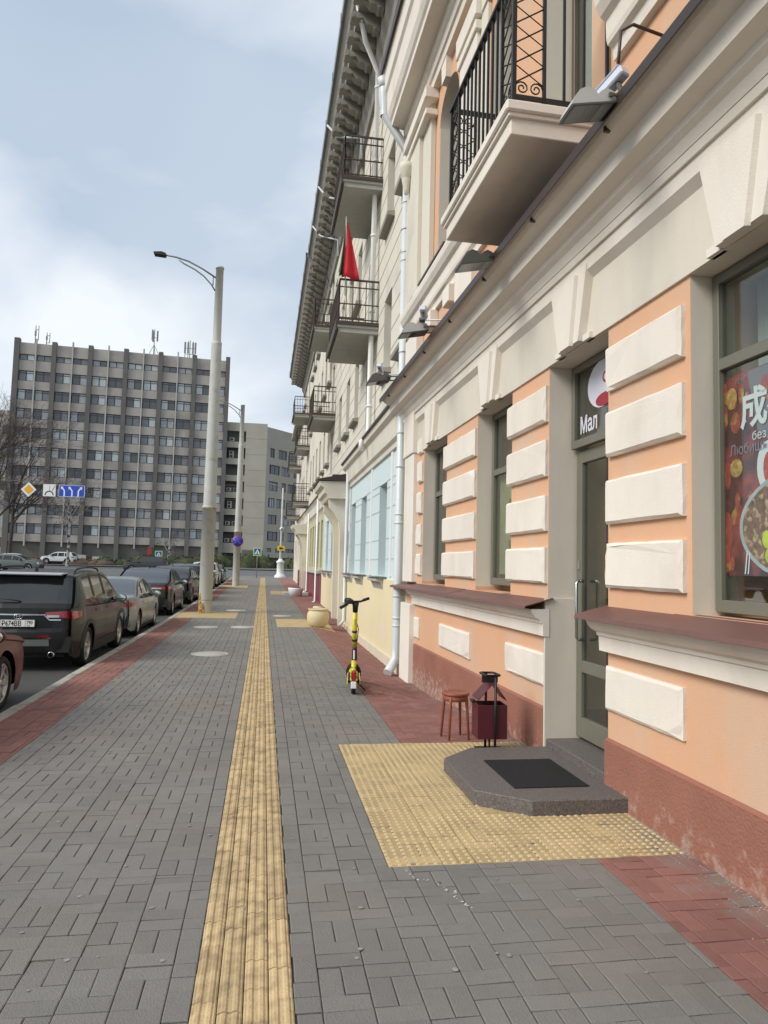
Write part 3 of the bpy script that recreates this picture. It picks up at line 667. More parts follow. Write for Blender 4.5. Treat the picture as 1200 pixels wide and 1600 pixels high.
def lattice(fn,w_):
    """crossed strips between two posts; fn(s,z) gives the point, s across 0..1"""
    mb=MB(); n_=5; zt,zb=zr1-.10,zr0+.10; hh=(zt-zb)/n_
    for i in range(n_):
        mb.tube([fn(0,zb+i*hh),fn(1,zb+(i+1)*hh)],.0065,4,sm=False); mb.tube([fn(1,zb+i*hh),fn(0,zb+(i+1)*hh)],.0055,4,sm=False)
    for zc,sg in ((zb-.02,-1),(zt+.02,1)):
        for s0,dd in ((.27,1),(.73,-1)):
            pts=[]
            for j in range(16):
                a=j/15*R(560); r_=.055*(1-j/19)
                pts.append(fn(s0+dd*(-math.cos(a))*r_/w_*1.0,zc+sg*-math.sin(a)*r_+.01*sg))
            mb.tube(pts,.006,5)
    return mb.build('lattice_panel',m_black,balc)
lattice(lambda s,z:(xr,ua+.26*s,z),.26); lattice(lambda s,z:(xr,ub-.26*s,z),.26)
lattice(lambda s,z:(xr+.24*s,ua,z),.24); lattice(lambda s,z:(xr+.24*s,ub,z),.24)
# rainwater pipe at the end of the peach building
dp_=MB(); Z=lambda *a:a
dp_.tube([(-.30,11.75,-.14),(-.22,11.85,-.06),(-.13,11.93,.07),(-.12,11.93,.3),(-.12,11.93,8.9)],.075,14)
for zc in (.62,.75,2.35,2.5,3.9,6.95,7.1,8.0): dp_.lathe([(.076,-.02),(.084,-.015),(.084,.015),(.076,.02)],14,(-.12,11.93,zc))
pipe=dp_.build('drainpipe',m_pipe,pb)
mb=MB(); mb.tube([(-.12,11.93,8.85),(-.14,11.95,8.98),(-.53,12.02,9.62)],.075,12); mb.build('pipe_offset',M('pipe_grey',(.33,.35,.35),.5,.05,2,.05,20),pipe)
mb=MB(); mb.lathe([(.078,0),(.078,.15),(.115,.34),(.12,.50)],14,(-.54,12.03,9.6)); mb.tube([(-.54,12.03,10.12),(-.60,11.98,10.3)],.10,10); mb.build('pipe_hopper',m_pipe,pipe)
mb=MB()
for zc in (1.1,3.3,5.3,7.5): mb.box(-.05,.05,11.90,11.96,zc,zc+.03); mb.lathe([(.08,0),(.085,0),(.085,.03),(.08,.03)],12,(-.12,11.93,zc))
mb.build('pipe_clip',m_pipe,pipe)
# ================================================================== floodlights and cameras on the peach cornice
m_fl=M('floodlight_grey',(.50,.50,.48),.5,.05,3,.05,20); m_fl2=M('floodlight_dark',(.09,.09,.085),.5,.05,3,.05,20)
m_camw=M('camera_white',(.62,.66,.74),.35,.03,3,0,20)
def floodlight(x,u,z,rot,label,mat=None,s=1.0):
    t=empty('floodlight',P(x,u,z),WA,label,'floodlight','floodlights along the cornice')
    t.rotation_euler=(rot[0],rot[1],WA+rot[2]); t.scale=(s,s,s)
    # two-lobed side profile in x-z extruded along y
    pr=[(-.30,-.04),(.20,.03),(.21,.07),(.17,.13),(.10,.16),(.04,.13),(.0,.09),(-.05,.14),(-.12,.16),(-.2,.12),(-.27,.02)]
    mb=MB(); mb.extr(pr,'y',-.15,.15); mb.build('housing',mat or m_fl,t)
    mb=MB(); mb.extr([(-.295,-.045),(.195,.025),(.20,.01),(-.29,-.06)],'y',-.165,.165); mb.build('rim',m_fl2,t)
    mb=MB(); mb.quad((-.28,-.145,-.0615),(.185,-.145,.0045),(.185,.145,.0045),(-.28,.145,-.0615)); mb.build('glass',g_dark,t)
    mb=MB(); mb.box(.10,.14,-.19,-.165,.05,.09).box(.10,.14,.165,.19,.05,.09).box(.12,.36,-.185,-.165,.06,.085).box(.12,.36,.165,.185,.06,.085).box(.34,.36,-.185,.185,.06,.085); mb.build('bracket',m_fl2,t)
    return t
floodlight(-.60,3.94,4.44,(0,R(-4),0),'pale floodlight nearest the camera, on the cornice beside the balcony',s=.60)
floodlight(-.60,6.22,4.42,(0,R(-4),0),'dark floodlight tucked under the balcony',M('floodlight_brown',(.11,.11,.10),.5),s=.66)
floodlight(-.60,8.8,4.60,(0,R(-4),0),'grey floodlight on the cornice between the balcony and the drainpipe',None,s=.72)
floodlight(-.62,11.3,4.60,(0,R(-4),0),'last floodlight, at the corner of the cornice by the drainpipe',M('floodlight_brown',(.11,.11,.10),.5),s=.75)
def cctv(x,u,z,rz,label,arm=True,s=1.0):
    t=empty('security_camera',P(x,u,z),WA+rz,label,'security camera','security cameras along the cornice'); t.scale=(s,s,s)
    t.rotation_euler=(R(18),0,WA+rz)
    mb=MB(); mb.box(-.05,.05,-.14,.14,.0,.08,.012).box(-.056,.056,-.17,.13,.08,.092,.004); mb.build('housing',m_camw,t)
    mb=MB(); mb.lathe([(0,0),(.03,0),(.034,-.012),(.0,-.012)],12,(0,-.14,.04),'y'); mb.build('lens',g_dark,t)
    mb=MB(); mb.tube([(0,.05,.0),(0,.06,-.10),(.03,.06,-.13)],.022,8); mb.box(-.04,.05,.02,.10,-.16,-.12); mb.build('mount',m_fl2,t)
    if arm: mb=MB(); mb.tube([(0,.06,-.14),(-.62,.10,-.2)] ,.013,6); mb.build('arm',m_camw,t)
    return t
cctv(-.44,3.98,4.64,R(200),'white box camera above the nearest floodlight',arm=False,s=.8)
mb=MB(); mb.tube([P(-.40,4.0,4.76),P(-.38,3.99,5.04),P(-.30,3.98,5.09),P(-.1,3.97,5.04)],.011,6); tag(mb.build('cable_conduit',m_dark),'dark bent cable conduit running up from the white camera','conduit')
cctv(-.52,8.75,4.83,R(160),'small grey camera on a wall arm above the middle floodlight',s=.8)
cctv(-.55,11.75,4.92,R(160),'small camera on an arm by the drainpipe above the last floodlight',s=.8)
# ================================================================== OLD CREAM / PALE BLUE BUILDING (b2), wall plane x=2.37
X2=2.37
b2=empty('cream_building',(X2,0,0),0,'tall cream apartment building with pale blue ground floor and yellow plinth','building')
def b2x(name,mat,*a,bv=0,par=None):
    for grp in ([a] if name in JOIN else [[q] for q in a]):
        mb=MB()
        for q in grp: mb.box(*q,bv)
        o=mb.build(name,mat,par or b2)
    return o
def panels(y0,y1,zlo,zhi,ops,mat,name,thick=.4,x=0):
    """wall with rectangular openings [(a,b,z0,z1)]"""
    mb=MB(); ys=sorted({y0,y1}|{o[0] for o in ops}|{o[1] for o in ops})
    for a,b_ in zip(ys,ys[1:]):
        col=sorted([(o[2],o[3]) for o in ops if o[0]<=a+1e-6 and o[1]>=b_-1e-6]); z=zlo
        for q0,q1 in col:
            if q0>z: mb.box(x,x+thick,a,b_,z,q0)
            z=q1
        if z<zhi: mb.box(x,x+thick,a,b_,z,zhi)
    return mb.build(name,mat,b2)
gw=[(14.0,14.92,1.42,3.3),(16.88,17.8,1.42,3.3),(18.95,19.85,1.42,3.3),(22.9,23.8,1.42,3.3),(24.9,25.8,1.42,3.3),(27.0,27.9,1.42,3.3)]
panels(11.95,29,1.36,4.05,gw,m_bluw,'ground_floor_wall')
b2x('yellow_plinth',m_yelw,(-.06,.4,11.95,20.4,-.6,1.36),(-.06,.4,22.4,29,-.6,1.36))
b2x('plinth_foot',M('worn_plinth_foot',(.62,.55,.42),.9,.08,3,.4,50),(-.10,-.061,11.95,29,-.6,-.02),bv=.004)
b2x('entrance_wall',m_yelw,(-.02,.4,20.41,22.39,-.2,3.6))
def up(y0,y1,cs,floors):
    return [(c-.45,c+.45,z0,z1) for c in cs for z0,z1 in floors]
FL=[(5.6,7.3),(8.85,10.55),(12.0,13.5)]
uw=up(11.95,29,[12.55,14.45,19.5,21.6,23.9,28.2],FL)
bd=[(c-.45,c+.45,z0,z1) for c in (17.1,26.8) for z0,z1 in ((7.1,9.2),(10.4,12.5))]+[(c-.45,c+.45,5.0,6.6) for c in (17.1,26.8)]
panels(11.95,29,4.05,14.2,uw+bd,m_crm2,'upper_wall',x=.0)
mg=glass('b2_glass',(.035,.04,.042),.08)
def simple_window(par,a,b_,z0,z1,x=.22,mat=m_white,gl=mg,name='window'):
    mb=MB(); f=.05
    mb.box(x,x+.05,a,a+f,z0,z1).box(x,x+.05,b_-f,b_,z0,z1).box(x+.001,x+.05,a+f,b_-f,z0,z0+f).box(x+.001,x+.05,a+f,b_-f,z1-f,z1).box(x+.002,x+.05,(a+b_)/2-.02,(a+b_)/2+.02,z0+f,z1-f).box(x+.003,x+.05,a+f,b_-f,z0+(z1-z0)*.68,z0+(z1-z0)*.68+.04)
    o=mb.build(name,mat,par); mb=MB(); mb.box(x+.03,x+.034,a+f,b_-f,z0+f,z1-f); mb.build('pane',gl,o); return o
for a,b_,z0_,z1_ in gw+uw+bd: simple_window(b2,a,b_,z0_,z1_)
# sills: stepped stone brackets under the ground floor windows
for a,b_,z0_,_ in gw:
    mb=MB(); mb.extr([(.0,z0_-.02),(-.20,z0_-.05),(-.20,z0_-.10),(-.12,z0_-.12),(-.06,z0_-.26),(0,z0_-.28)],'y',a-.15,b_+.15); mb.build('window_sill',m_ltconc,b2)
    mb=MB(); mb.box(-.23,.1,a-.2,b_+.2,z0_-.03,z0_-.012); mb.build('sill_cap',m_gutter,b2)
for a,b_,z0_,_ in uw:
    mb=MB(); mb.extr([(.0,z0_),(-.16,z0_-.03),(-.15,z0_-.10),(0,z0_-.12)],'y',a-.12,b_+.12); mb.build('window_sill',m_soff,b2)
# scored joints of the blue wall: thin raised strips and wide lesenes
mb=MB()
for zj in (1.75,2.15,2.75,3.15,3.30):
    for a,b_ in ((12.1,14.0),(14.92,16.88),(17.8,18.95),(19.85,20.3),(22.5,22.9),(23.8,24.9),(25.8,27.0),(27.9,29)): mb.box(-.008,0,a,b_,zj,zj+.02)
mb.build('wall_joint',M('joint_blue',(.45,.53,.52),.8),b2)['kind']='stuff'
b2x('lesene',m_white,*[(-.03,0,y,y+.16,1.42,4.0) for y in (13.3,15.9,20.1,22.4,24.3,26.3,28.6)])
# joints on upper cream wall (ashlar)
mb=MB()
for zj in [4.7+.42*i for i in range(22)]:
    segs=[(11.96,29.0)]
    for (a,b_,z0_,z1_) in sorted(uw+bd):
        if z0_-.02<zj<z1_:
            ns=[]
            for s0,s1 in segs:
                if a<s1 and b_>s0: 
                    if a>s0: ns.append((s0,a))
                    if b_<s1: ns.append((b_,s1))
                else: ns.append((s0,s1))
            segs=ns
    for s0,s1 in segs: mb.box(-.006,0,s0,s1,zj,zj+.018)
mb.build('ashlar_joint',M('joint_cream',(.44,.41,.34),.9),b2)['kind']='stuff'
# cornice over ground floor
mb=MB(); mb.extr([(0,3.80),(-.05,3.81),(-.06,3.90),(-.12,3.95),(-.13,4.02),(-.16,4.28),(-.24,4.34),(-.26,4.44),(0,4.46)],'y',11.95,20.3)
mb.extr([(0,3.80),(-.05,3.81),(-.06,3.90),(-.12,3.95),(-.13,4.02),(-.16,4.28),(-.24,4.34),(-.26,4.44),(0,4.46)],'y',22.5,29); mb.build('cornice',m_crm2,b2)
mb=MB(); mb.box(-.30,0,11.95,20.25,4.45,4.49).box(-.30,0,22.55,29,4.45,4.49); mb.build('cornice_flashing',m_dark,b2)
# entrance hood
mb=MB(); mb.extr([(0,3.50),(-.62,3.50),(-.66,3.60),(-.74,3.66),(-.76,3.80),(-.86,3.86),(-.90,3.98),(0,4.0)],'y',20.2,22.6); hood=mb.build('entrance_hood',m_crm2,b2)
mb=MB(); mb.extr([(0,4.0),(-.94,4.0),(-.94,4.04),(0,4.25)],'y',20.15,22.65); mb.build('hood_flashing',m_dark,hood)
for yy in (20.35,22.2):
    mb=MB(); mb.extr([(0,3.5),(-.60,3.5),(-.58,3.25),(-.42,3.05),(-.30,2.85),(-.26,2.5),(-.24,-.2),(0,-.2)],'y',yy,yy+.25); mb.build('hood_bracket',m_crm2,hood)
b2x('entrance_door',m_brown,(-.028,.0,20.85,21.95,0,2.35),bv=.004)
b2x('wall_plaque',m_dark,(-.085,-.06,19.0+1.15,20.28,1.95,2.6),(-.085,-.06,22.5,22.62,1.95,2.6))
# main eaves with carved brackets
def eaves(par,y0,y1,out,zs,step=.62):
    mb=MB(); mb.extr([(0,zs-.9),(-.08,zs-.88),(-.10,zs-.6),(-.16,zs-.5),(-.20,zs-.42),(-.22,zs),(-out+.22,zs),(-out+.2,zs+.10),(-out+.12,zs+.16),(-out+.08,zs+.3),(-out,zs+.42),(.2,zs+.43),(.2,zs-.9)],'y',y0,y1); e=mb.build('main_cornice',m_soff,par)
    mb=MB(); mb.extr([(.2,zs+.45),(-out-.02,zs+.432),(-out-.07,zs+.44),(-out-.08,zs+.62),(-out-.02,zs+.64),(.2,zs+.9)],'y',y0,y1); mb.build('gutter',m_gutter,par)
    mb=MB(); y=y0
    while y<y1: mb.box(-out-.095,-out-.05,y,y+.03,zs+.425,zs+.65); y+=2.1
    mb.build('gutter_strap',m_gutter,par)['kind']='stuff'
    br=None; y=y0+.3
    while y<y1-.2:
        if br is None:
            mb=MB(); L_=out-.30
            mb.extr([(0,0),(-L_,0),(-L_,-.10),(-L_+.05,-.16),(-L_*.6,-.14),(-L_*.45,-.26),(-.12,-.30),(0,-.36)],'y',-.13,.13)
            mb.extr([(-.02,-.03),(-L_-.02,-.03),(-L_-.03,-.09),(-L_*.5,-.22),(-.02,-.34)],'y',-.05,.05)
            mb.tube([(-L_+.03,-.14,-.11),(-L_+.03,.14,-.11)],.05,8); mb.tube([(-.1,-.14,-.30),(-.1,.14,-.30)],.055,8)
            br=mb.build('carved_bracket',m_soff,e); o=br
        else: o=inst(br,'carved_bracket',e,(0,0,0))
        o.location=(-.222,y,zs-.001); y+=step
eaves(b2,11.95,29.2,.95,14.1)
b2x('back_body',m_crm2,(.45,9,11.95,29,-.5,14.6))
b2x('roof',m_gutter,(-.7,9,11.95,29.2,14.9,15.2))
# balconies
m_rail=M('brown_iron',(.06,.04,.03),.6,.1,4,.05,40)
def balcony(par,y0,y1,d,z,label=None,rz=1.0,x0=0,stuff=None):
    mb=MB(); mb.box(-d+.04,x0,y0+.04,y1-.04,z,z+.10).box(-d,x0,y0,y1,z+.10,z+.2,.01)
    s_=mb.build('balcony_slab',m_ltconc,par)
    mb=MB(); mb.box(-d-.03,-d-.002,y0-.02,y1+.02,z+.03,z+.24).box(-d,x0,y0-.03,y0-.002,z+.16,z+.24); mb.build('edge_flashing',m_rail,s_)
    mb=MB(); zz0,zz1=z+.3,z+.2+rz; xa=-d+.05; ya,yb=y0+.05,y1-.05
    for zq,h in ((zz0,.02),(zz1,.04),(zz1-.16,.02),(zz0+.35,.02)):
        mb.box(xa-.015,xa+.015,ya,yb,zq,zq+h).box(xa,x0,ya-.015,ya+.015,zq,zq+h).box(xa,x0,yb-.015,yb+.015,zq,zq+h)
    k=int((yb-ya)/.13)
    for i in range(k+1):
        y=ya+(yb-ya)*i/k; mb.box(xa-.009,xa+.009,y-.009,y+.009,z+.2,zz1)
    k=int(d/.14)
    for i in range(k+1):
        x=xa+(x0-xa)*i/k
        for y in (ya,yb): mb.box(x-.009,x+.009,y-.009,y+.009,z+.2,zz1)
    mb.build('balcony_railing',m_rail,s_); return s_
balcony(b2,15.6,18.2,.93,10.2); balcony(b2,15.7,18.3,.95,6.85); balcony(b2,25.6,28.2,.90,10.1); balcony(b2,25.6,28.2,.85,6.85)
# downpipe of b2
mb=MB(); mb.tube([(-.75,15.2,14.3),(-.5,15.5,13.6),(-.14,15.9,13.2),(-.14,15.9,4.6),(-.30,15.9,4.4),(-.30,15.9,4.2)],.06,10)
for zc in (5.2,7.4,9.2,11,12.8): mb.lathe([(.06,0),(.075,0),(.075,.05),(.06,.05)],10,(-.14,15.9,zc))
mb.build('drainpipe',m_white,b2)
mb=MB(); mb.tube([(-.12,19.95,4.3),(-.12,19.95,.1),(-.25,19.9,-.05)],.05,8); mb.build('drainpipe',m_pipe,b2)
for y_,z_ in ((19,13.6),(22.5,13.6),(25.4,13.5)):
    mb=MB(); mb.tube([(-1.0,y_+1.2,14.5),(-.7,y_+.9,14.0),(-.12,y_,13.5),(-.12,y_,12.9)],.035,6); mb.build('gutter_spout',m_pipe,b2)
# flag on the balcony
fg=empty('flag',(X2-.78,15.75,7.9),0,'red and green flag hanging limp from a pole on the balcony','flag')
mb=MB(); mb.tube([(0,0,-.2),(-.03,-.08,1.55)],.014,6); mb.lathe([(0,.0),(.025,.03),(0,.08)],8,(-.03,-.08,1.54)); mb.build('flag_pole',m_ltconc,fg)
def cloth(name,mat,x0,x1,sx):
    mb=MB(); k=10; nn=8; vs=[]
    for j in range(nn+1):
        t_=j/nn; z=1.48-1.28*t_
        for i in range(k+1):
            s_=i/k; x=(x0+(x1-x0)*s_)*(.12+.95*t_)+.02; vs.append((x-.03*(1-t_),-.08+.035*math.sin(s_*9+2*t_)*(.3+t_)+.04*s_,z-.10*s_*t_*sx))
    mb.add(vs,[(j*(k+1)+i,j*(k+1)+i+1,(j+1)*(k+1)+i+1,(j+1)*(k+1)+i) for j in range(nn) for i in range(k)],True)
    o=mb.build(name,mat,fg); so_=o.modifiers.new('s','SOLIDIFY'); so_.thickness=.004; return o
cloth('red_field',m_red,-.11,.27,.4); cloth('green_stripe',m_green,-.17,-.105,-.5)
# ================================================================== b3, further along
b3=empty('far_apartment_building',(X2,0,0),0,'cream apartment building further along with maroon tiled plinth and balconies','building')
def b3x(name,mat,*a,bv=0,par=None):
    for grp in ([a] if name in JOIN else [[q] for q in a]):
        mb=MB()
        for q in grp: mb.box(*q,bv)
        o=mb.build(name,mat,par or b3)
    return o
b3x('maroon_plinth',m_mar,(-.08,.4,29.02,49,-.3,1.25),bv=.01)
B2=b2; b2=b3
gw3=[(a,a+1.0,1.5,3.5) for a in (29.8,31.6,33.4,35.2,37.0,43,45,47)]
panels(29.02,49,1.25,4.1,gw3,M('ochre_wall',(.50,.47,.30),.8,.05,2,.1,40),'ground_floor_wall')
uw3=up(0,0,[30.5,32.8,35,37.3,39.4,46.5,48.2],[(5.6,7.3),(8.85,10.55),(12,13.5)])
bd3=[(c-.45,c+.45,z0,z1) for c in (43.2,) for z0,z1 in ((5.2,7.3),(8.6,10.4),(10.9,12.9))]
panels(29.02,49,4.1,14.2,uw3+bd3,m_crm2,'upper_wall')
for a,b_,z0_,z1_ in gw3+uw3+bd3: simple_window(b3,a,b_,z0_,z1_)
for a,b_,z0_,_ in uw3:
    mb=MB(); mb.extr([(.0,z0_),(-.16,z0_-.03),(-.15,z0_-.10),(0,z0_-.12)],'y',a-.12,b_+.12); mb.build('window_sill',m_soff,b3)
mb=MB(); mb.extr([(0,3.80),(-.06,3.90),(-.12,3.95),(-.16,4.28),(-.26,4.44),(0,4.46)],'y',29.02,49); mb.build('cornice',m_crm2,b3)
mb=MB(); mb.box(-.30,0,29.02,49,4.45,4.49); mb.build('cornice_flashing',m_dark,b3)
b3x('shop_sill',m_ltconc,(-.22,-.081,29.5,39,1.25,1.38),bv=.01)
mb=MB(); mb.extr([(0,3.3),(-.6,3.3),(-.7,3.5),(-.85,3.65),(-.9,3.8),(0,3.85)],'y',39.8,42.4); hd=mb.build('entrance_hood',m_crm2,b3)
for yy in (39.9,42.1):
    mb=MB(); mb.extr([(0,3.3),(-.60,3.3),(-.42,3.0),(-.30,2.6),(-.26,-.1),(0,-.1)],'y',yy,yy+.22); mb.build('hood_bracket',m_crm2,hd)
eaves(b3,29.3,49.1,1.02,14.0,.7)
b3x('back_body',m_crm2,(.45,9,29.02,49,-.3,14.5)); b3x('roof',m_gutter,(-.7,9,29.3,49.1,14.8,15.1))
balcony(b3,42.0,44.6,.95,10.3); balcony(b3,40.9,43.5,.80,8.2); balcony(b3,40.4,42.9,.92,4.95); 
mb=MB(); mb.tube([(-.2,30.2,4.4),(-.2,30.2,.1),(-.4,30.1,.0)],.05,8); mb.tube([(-.2,36.5,4.2),(-.2,36.5,.3),(-.45,36.4,.2)],.05,8); mb.build('drainpipe',m_white,b3)
# corner block beyond
b4=empty('corner_apartment_building',(X2,0,0),0,'last cream corner building before the crossing with low balconies','building'); b2=b4
panels(49.2,58,-.2,11.6,[(c-.45,c+.45,z,z+1.6) for c in (51,53.5,56) for z in (1.8,5.4,8.6)],m_crm2,'wall')
for c in (51,53.5,56):
    for z in (1.8,5.4,8.6): simple_window(b4,c-.45,c+.45,z,z+1.6)
mb=MB(); mb.box(.41,9,49.2,58,-.2,11.6); mb.build('back_body',m_crm2,b4)
mb=MB(); mb.box(-.5,9,49.15,58.2,11.6,11.95); mb.build('main_cornice',m_soff,b4)
balcony(b4,50.3,53.0,.95,4.8); balcony(b4,50.3,53.0,.9,6.9+1.4)
b2=B2
# ================================================================== OFFICE SLAB
m_opan=M('office_concrete',(.40,.37,.335),.9,.07,.5,.2,6,col2=(.32,.29,.26),thr=.56,s2=.35)
m_opier=M('office_dark_pier',(.13,.125,.113),.9,.12,.6,.2,8)
m_omul=M('office_pale_mullion',(.42,.41,.38),.8,.08,1,.1,10)
m_ofr=M('office_window_frame',(.05,.042,.04),.6,.1,2,0,10)
m_og=[glass('office_glass_a',(.075,.08,.088),.12),M('office_curtain_a',(.36,.38,.40),.35,.15,3,0,10),M('office_curtain_b',(.19,.20,.215),.3,.2,3,0,10),M('office_curtain_c',(.50,.55,.56),.35,.1,3,0,10)]
oz=gz(0,120)
of=empty('office_building',(-39.9,120,oz),R(4.7),'eleven storey grey concrete office slab with dark vertical piers and rows of windows','building')
BW=5.46
def ox(name,mat,*a,par=None,bv=0):
    for grp in ([a] if name in JOIN else [[q] for q in a]):
        mb=MB()
        for q in grp: mb.box(*q,bv)
        o=mb.build(name,mat,par or of)
    return o
tops=[(31.75,32.75)]+[(28.42-3.04*k,30.1-3.04*k) for k in range(9)]
ox('core',m_opier,(.2,32.6,.5,13,0,34.4))
zs=[34.6]+[v for t in tops for v in (t[1],t[0])]+[2.9]
for i in range(0,len(zs),2):
    for k in range(6): ox('spandrel_panel',m_opan,(.35+k*BW,BW*(k+1)-.35+.0,.08,.5,zs[i+1],zs[i]))
ox('pier',m_opier,(-.45,.35,-.35,.6,0,35.2)); 
for k in range(1,7): ox('pier',m_opier,(k*BW-.35,k*BW+.35,-.35,.6,0 if k<7 else 0,35.0+(.2 if k==6 else 0)))
mu=None
for k in range(6):
    if mu is None: mu=ox('mullion_fin',m_omul,(-.10,.10,-.22,.3,2.2,35.3)); mu.location.x=BW*.5
    else: inst(mu,'mullion_fin',of,(BW*(k+.5),0,0))
def owin(z0,z1):
    W=BW/2-.35-.14; f=.10; hh=z1-z0; mb=MB()
    mb.box(0,f,0,.08,0,hh).box(W-f,W,0,.08,0,hh).box(f,W-f,0,.08,0,f).box(f,W-f,0,.08,hh-f,hh).box(W/2-.06,W/2+.06,.001,.08,f,hh-f)
    if hh>1.2: mb.box(f,W-f,.002,.08,hh*.74,hh*.74+.07)
    return mb,W,f,hh
ro=random.Random(11); frames={}; panes={}
for (z0,z1) in tops:
    for k in range(6):
        for h_ in range(2):
            key=round(z1-z0,2); x0=k*BW+(.35 if h_==0 else BW/2+.14)
            if key not in frames:
                mb,W,f,hh=owin(z0,z1); fr=mb.build('window',m_ofr,of); frames[key]=(fr,W,f,hh)
            else: fr=inst(frames[key][0],'window',of,(0,0,0))
            fr.location=(x0,.22,z0); _,W,f,hh=frames[key]
            base=1 if (ro.random()<.55 and z0<30) else (3 if k in(2,3,4) and z0>28 and ro.random()<.6 else 1)
            for a,b_ in ((f,W/2-.06),(W/2+.06,W-f)):
                r_=ro.random(); mi_=0 if r_<.30 else (2 if r_<.60 else (1 if r_<.88 else 3))
                if base==3: mi_=3 if ro.random()<.8 else 1
                kk=(key,a,mi_)
                if kk not in panes:
                    mb=MB(); mb.box(a,b_,.05,.06,f,hh-f); panes[kk]=mb.build('pane',m_og[mi_],fr)
                else: inst(panes[kk],'pane',fr,(0,0,0))
# ground floor: recessed dark glazing, pillars and a pale lobby floor
ox('lobby_glazing',glass('lobby_glass',(.03,.045,.05),.1),(.35,32.4,2.0,2.1,0,2.9))
ox('lobby_frame',m_ofr,*[(x,x+.12,1.93,2.0,0,2.9) for x in [1+1.05*i for i in range(30)]],(0.35,32.4,1.93,1.99,2.0,2.1))
ox('lobby_floor',m_ltconc,(-.3,32.8,-1.5,2,-.6,.0)); ox('entrance_block',m_ltconc,(10.5,12,-.9,-.36,0,1.0),(13,14.5,-.9,-.36,0,.8)); ox('red_sign_pillar',M('red_sign',(.28,.04,.04),.6),(21.2,21.9,-.5,-.36,.3,2.6))
# antennas: things on the roof
def antenna(x,y,h_,label,kind):
    t=empty('rooftop_antenna',(0,0,0),0,label,'antenna','antennas on the office roof')
    c=Vector((-39.9+x*math.cos(R(4.7)),120+x*math.sin(R(4.7))+y,oz+34.4)); t.location=c
    mb=MB(); mb.tube([(0,0,0),(0,0,h_)],.07,6)
    if kind=='mast':
        for dx,dy in ((1.1,0),(-1.1,.3),(.2,1.0)): mb.tube([(dx,dy,0),(0,0,h_*.45)],.05,5)
    mb.build('mast',m_gutter,t); mb=MB()
    if kind=='mast':
        for a in (0,120,240): mb.box(.5*math.cos(R(a))-.13,.5*math.cos(R(a))+.13,.5*math.sin(R(a))-.08,.5*math.sin(R(a))+.08,h_*.58,h_*.95); mb.tube([(0,0,h_*.7),(.5*math.cos(R(a)),.5*math.sin(R(a)),h_*.7)],.04,4)
    elif kind=='frame':
        for dx in (-.8,-.3,.5,.9): mb.tube([(dx,0,0),(dx,0,h_*(1-.1*abs(dx)))],.05,4); mb.box(dx-.14,dx+.14,-.12,.12,h_*.35,h_*.9)
        mb.tube([(-.8,0,h_*.6),(.9,0,h_*.6)],.05,4); mb.tube([(-.8,0,h_*.3),(.9,0,h_*.3)],.05,4)
    else:
        mb.tube([(.45,0,h_*.3),(.45,0,h_)],.06,4); mb.tube([(0,0,h_*.3),(.45,0,h_*.3)],.05,4); mb.tube([(0,0,h_*.8),(.45,0,h_*.8)],.05,4); mb.box(-.12,.12,-.1,.1,h_*.5,h_*.75)
    mb.build('aerials',m_gutter,t)
antenna(2.2,1,3.4,'tall twin rod antenna near the left end of the office roof','rod'); antenna(3.9,1,2.4,'short panel antenna second from the left on the office roof','frame2')
antenna(20.4,1.5,4.9,'antenna mast on a tripod in the middle of the office roof','mast'); antenna(26.3,1,3.4,'cluster of upright panel antennas right on the office roof','frame')
# ---- annex with loggias and the angled wing
m_ann=M('annex_panel',(.38,.36,.305),.9,.06,.4,.2,6,col2=(.36,.335,.28),thr=.55,s2=.3)
an=empty('office_annex',(0,0,oz),0,'grey concrete annex with open loggias and an angled wing beside the office slab','building')
def ax(name,mat,*a,par=None):
    for grp in ([a] if name in JOIN else [[q] for q in a]):
        mb=MB()
        for q in grp: mb.box(*q)
        o=mb.build(name,mat,par or an)
    return o
T=24.2
ax('core',m_opier,(-7.1,-3.8,124.6,136,0,T-.4))
lz=[(T-3.3-2.87*k,T-1.45-2.87*k) for k in range(7)]
zz=[T]+[v for a,b_ in lz for v in (b_,a)]+[2.0]
ax('loggia_parapet',m_ann,*[(-7.1,-3.75,123.2,123.5,zz[i+1],zz[i]) for i in range(0,len(zz),2)])
ax('loggia_floor',m_ann,*[(-7.1,-3.75,123.5,124.6,a-.25,a-.05) for a,_ in lz])
ax('blank_wall',m_ann,*[(-3.75,-.2,123.0,136,2.6+i*2.7,2.6+2.7*(i+1)-.04) for i in range(8)]); ax('blank_wall',m_ann,(-3.76,-.21,123.06,136,0,T))
ax('annex_base',m_opier,(-3.7,-.25,122.99+.02,123.05,0,2.5))
for k,(a,b_) in enumerate(lz):
    if k in (2,): continue
    for x in ((-6.1,) if k in (0,1,4) else (-6.3,-5.2)):
        t=empty('air_conditioner',(x,123.9,oz+a+.15),0,'white air conditioner unit in the %s loggia of the annex%s'%(['top','second','third','fourth','fifth','sixth','lowest'][k],'' if k in(0,1,4) else (', left one' if x<-6 else ', right one')),'air conditioner','air conditioners in the annex loggias')
        mb=MB(); mb.box(-.4,.4,-.2,.2,0,.62 if k not in (1,4) else 1.2,.03); mb.build('casing',m_omul,t)
        mb=MB(); mb.lathe([(0,-.01),(.2,-.01),(.24,0)],14,(-.05,-.21,.31),'y'); 
        if k in (1,4): mb.lathe([(0,-.01),(.2,-.01),(.24,0)],14,(-.05,-.21,.88),'y')
        mb.build('fan',m_ofr,t)
